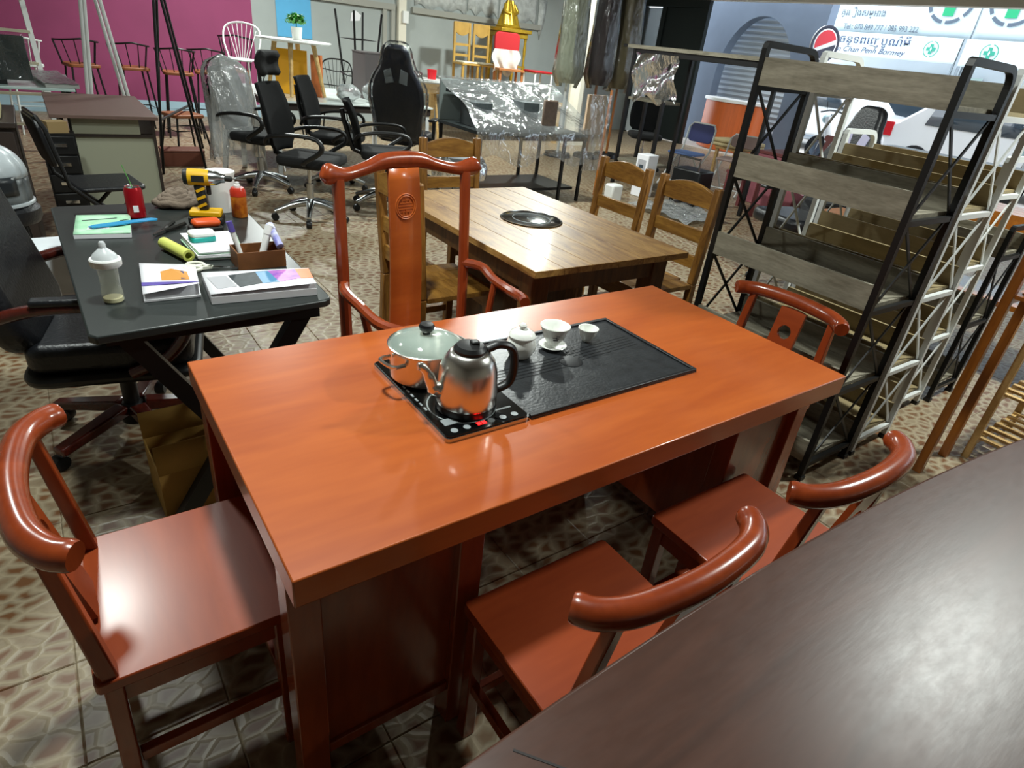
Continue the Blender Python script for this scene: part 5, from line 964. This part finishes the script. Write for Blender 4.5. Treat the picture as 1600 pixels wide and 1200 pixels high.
# ================================================================== STREET
def car(label, loc, rz, m, L=3.9, H=1.5):
    t = thing('car', label, 'car', loc, rz); w = .85
    side = [(-L/2, .35), (-L/2, .8), (-L/2+.15, .95), (-L/2+.7, 1.0), (-L/2+1.2, H-.05), (-L/2+1.5, H), (L/2-.9, H), (L/2-.25, 1.0), (L/2, .9), (L/2, .35)]
    MB(frame_m((0, w, 0), (1, 0, 0), (0, 0, 1))).prism(side, 0, 2*w).build('body', m, t, bevel=.05, seg=2)
    for s in (-1, 1):
        for x0, x1 in ((-L/2+1.1, -.05), (.02, L/2-.75)): MB().add([(x0, s*(w+.006), 1.0), (x1, s*(w+.006), 1.0), (x1-.12 if x1 > .5 else x1, s*(w+.006), H-.1), (x0+.3 if x0 < -.5 else x0, s*(w+.006), H-.1)], [(0, 1, 2, 3)]).build('window', 'car_glass', t, solid=.01)
        for x in (-L/2+.75, L/2-.75): 
            wh = MB(Tm(x, s*(w-.08), .32) @ Matrix.Rotation(PI/2, 4, 'X')).lathe([(.0, -.1), (.3, -.1), (.32, -.07), (.32, .07), (.3, .1), (.0, .1)], 20).build('wheel', 'tyre', t); MB(Tm(x, s*(w+.025), .32) @ Matrix.Rotation(PI/2, 4, 'X')).lathe([(.0, -.006), (.2, -.006), (.2, .006), (.0, .006)], 16).build('hub_cap', 'silver', wh)
        MB().box(L/2-.2, L/2+.03, s*.74-.125, s*.74+.125, .72, .97).build('tail_light', 'tail_red', t); MB().box(-L/2-.02, -L/2+.03, s*.62-.15, s*.62+.15, .68, .82).build('head_light', 'pale_glass', t)
    MB().box(L/2-.02, L/2+.06, -.8, .8, .4, .55).build('bumper', 'black_plastic', t)
    return t
mat('car_glass', '#3a4650', .08, coat=.4); mat('tyre', '#17181a', .8); mat('tail_red', '#c0202a', .3); mat('car_white', '#dfe2e4', .25, coat=.5); mat('car_silver', '#aab0b4', .3, .5)
car('white car parked beyond the shop front with a red tail light', (14.4, 3.9, -.01), PI/2, 'car_white'); car('silver blue car parked further along the street', (14.4, -.6, -.01), PI/2, 'car_silver'); car('white car standing behind the others near the far shops', (15.85, 8.4, -.01), PI/2, 'car_white')
def motorbike(label, loc, rz, m):
    t = thing('scooter', label, 'scooter', loc, rz, 'scooters at the roadside')
    for x in (-.62, .62): 
        wh = MB(Tm(x, 0, .27) @ Matrix.Rotation(PI/2, 4, 'X')).lathe([(.17, -.045), (.25, -.045), (.27, 0), (.25, .045), (.17, .045), (.17, -.045)], 22, cap=False).build('wheel', 'tyre', t); MB(Tm(x, 0, .27) @ Matrix.Rotation(PI/2, 4, 'X')).lathe([(.0, -.02), (.175, -.02), (.175, .02), (.0, .02)], 12).build('rim', 'silver', wh)
    MB().tube(bez([(-.75, 0, .62), (-.4, 0, .62), (-.1, 0, .42), (.2, 0, .32), (.42, 0, .6), (.52, 0, .9)], 24), [.11]*6+[.13]*6+[.10]*6+[.09]*7, 10).build('body', m, t, smooth=60); MB().prism(rrect(-.7, .02, -.13, .13, .1), .72, .80).build('seat', 'black_leather', t, bevel=.03)
    MB().tube([(.5, -.33, .98), (.5, -.1, 1.02), (.5, .1, 1.02), (.5, .33, .98)], .016, 7).build('handlebar', 'black_plastic', t); MB().tube([(.62, 0, .27), (.48, 0, .95)], .03, 8).build('fork', 'silver', t); MB().ball((.60, 0, .86), (.07, .09, .09), 12, 8).build('headlamp', 'pale_glass', t, smooth=80)
    for s in (-1, 1): MB().tube([(.48, s*.2, 1.02), (.46, s*.28, 1.18)], .006, 5).build('mirror_stem', 'black_plastic', t)
    return t
motorbike('white scooter parked nearest the pale shop wall', (12.95, 6.2, -.01), 1.4, 'car_white'); motorbike('silver scooter parked between the cars and the bench', (12.7, 2.55, -.01), 1.3, 'car_silver')
# street shops: shutters, windows and awning strips on the far facade
sw = bpy.data.objects['wall_street']; mat('shop_blue', '#8fa3b5', .5); mat('shop_grey', '#8f979a', .6)
for k in range(9):
    y = -9+3.0*k
    MB().box(17.9, 18.0, y, y+2.4, 0.1, 1.55).build('shop_window', ('shop_blue', 'shop_grey', 'car_glass')[k % 3], sw)
    for j in range(4): MB().box(17.86, 17.9, y+.1+.56*j, y+.58+.56*j, 1.62, 1.95).build('sign_panel', ('shop_grey', 'pale_top', 'shop_blue', 'cream')[(j+k) % 4], sw)
# ---- banners across the street
mat('banner', '#bcccd2', .6); mat('banner2', '#ccd8da', .6); mat('text_grey', '#4a5866', .6); mat('text_blue', '#223a5e', .6); mat('cross_green', '#08905f', .5); mat('cross_teal', '#2a8f78', .5)
BX = 17.0
def banner(name, label, y0, y1, z0, z1, m, dx=0):
    t = thing(name, label, 'banner', (BX+dx, 0, 0))
    MB().grid(lambda u, v: (.03*math.sin(u*8)*v*(1-v), y0+(y1-y0)*u, z0+(z1-z0)*v), 20, 6).build('cloth', m, t, solid=.01)
    for y in (y0, y1): MB().box(.03, .07, min(y0, y1) if y == min(y0, y1) else y-.04, min(y0, y1)+.04 if y == min(y0, y1) else y, 0, z1).build('support_pole', 'silver', t)
    return t
def yz(y, z, d=-.035): return frame_m((d, y, z), (0, -1, 0), (0, 0, 1))
b1 = banner('shop_banner', 'upper white banner with grey phone numbers and green cross emblem', 6.35, 10.15, 2.67, 3.75, 'banner')
b2 = banner('shop_banner', 'lower white banner with blue lettering and a round green cross', 6.42, 9.75, 2.15, 2.655, 'banner2', -.13)
b3 = banner('shop_banner', 'second upper white banner with a green cross ring', 2.4, 6.3, 2.67, 3.75, 'banner')
b4 = banner('shop_banner', 'second lower white banner with a green cross and blue letters', 2.6, 6.33, 2.12, 2.655, 'banner2', -.13)
def words(s, y, z, h, m, p, sh=0.0, width=None):
    o = text_mesh('lettering', s, h, m, Matrix.Identity(4), None, .002, 'LEFT', sh)
    xs_ = [v.co.x for v in o.data.vertices] or [0, 1]; w0 = max(xs_)-min(xs_)
    k = (width/w0) if width else 1.0
    o.data.transform(yz(y, z) @ Matrix.Diagonal((k, 1, 1, 1))); o.parent = p; o['kind'] = 'stuff'; return o
words('\u1784  \u1782\u17d2\u179a\u17bf\u1784\u179f\u1798\u17d2\u17a2\u17b6\u1784', 9.75, 3.02, .2, 'text_grey', b1, width=1.35); words('Tel : 070 849 777 / 085 993 222', 9.35, 2.73, .17, 'text_grey', b1, width=1.85)
words('\u17c7\u1785\u1793\u17d2\u1791\u1796\u17c1\u1789\u1794\u17bc\u178e\u17cc\u1798\u17b8', 9.38, 2.42, .24, 'text_blue', b2, width=1.85); words('in Chan Penh Bormey', 9.3, 2.23, .17, 'text_blue', b2, .3, width=1.75)
words('P', 4.95, 2.25, .2, 'text_blue', b4, .3); words('\u179f', 4.9, 2.42, .24, 'text_blue', b4)
def cross(y, z, r, m, p, ring=None, word=False):
    c = MB(yz(y, z)); a = r*.34
    c.prism([(-a, -r), (a, -r), (a, -a), (r, -a), (r, a), (a, a), (a, r), (-a, r), (-a, a), (-r, a), (-r, -a), (-a, -a)], 0, .004); c.build('cross', m, p, smooth=0)
    if ring:
        q = MB(yz(y, z)); n = 40
        for i in range(n):
            if word and i % 5 == 4: continue
            if not word and i in (9, 10, 29, 30): continue
            a0, a1 = 2*PI*i/n, 2*PI*(i+1)/n; w = .07 if word else .018
            q.prism([(ring*math.cos(a0), ring*math.sin(a0)), (ring*math.cos(a1), ring*math.sin(a1)), ((ring-w)*math.cos(a1), (ring-w)*math.sin(a1)), ((ring-w)*math.cos(a0), (ring-w)*math.sin(a0))][::-1], 0, .004)
        qo = q.build('emblem_ring', 'text_grey' if word else m, p, smooth=0); qo['kind'] = 'stuff'
    d = MB(yz(y, z, -.042)); s = r*.45; d.prism([(0, -s), (s*.4, 0), (0, s), (-s*.4, 0)], 0, .004); d.build('cross_emblem', 'banner2', p, smooth=0)
cross(6.98, 3.42, .34, 'cross_green', b1, .50, True); cross(5.72, 3.42, .34, 'cross_green', b3, .50, True)
cross(7.0, 2.41, .10, 'cross_teal', b2, .165); cross(5.79, 2.41, .11, 'cross_teal', b4, .175)
# round sign hanging from the arch wall corner
t = thing('round_sign', 'round red, white and dark blue sign on a short post by the arch', 'sign', (11.9, 6.62, 0)); M = frame_m((0, 0, 2.1), (.95, -.32, 0), (0, 0, 1))
MB(Tm(.05, .02, 0)).box(-.03, .03, -.03, .03, 0, 2.0).build('post', 'black_metal', t)
MB(M).lathe([(.0, -.03), (.31, -.03), (.31, .0), (.0, .0)], 36).build('disc', mat('sign_white', '#e4e6ea', .4), t); MB(M).lathe([(.255, 0), (.265, .004), (.305, .004), (.31, 0)], 36, cap=False).build('ring', mat('sign_navy', '#20243a', .4), t)
def segm(a0, a1, r0, r1, nm, m):
    n = 14; pts = [(r1*math.cos(a0+(a1-a0)*i/n), r1*math.sin(a0+(a1-a0)*i/n)) for i in range(n+1)]
    MB(M).prism(pts, .001, .005).build(nm, m, t, smooth=0)
segm(math.radians(25), math.radians(200), 0, .23, 'red_half', mat('sign_red', '#d01c30', .4)); segm(math.radians(215), math.radians(365), 0, .23, 'blue_half', 'sign_navy')
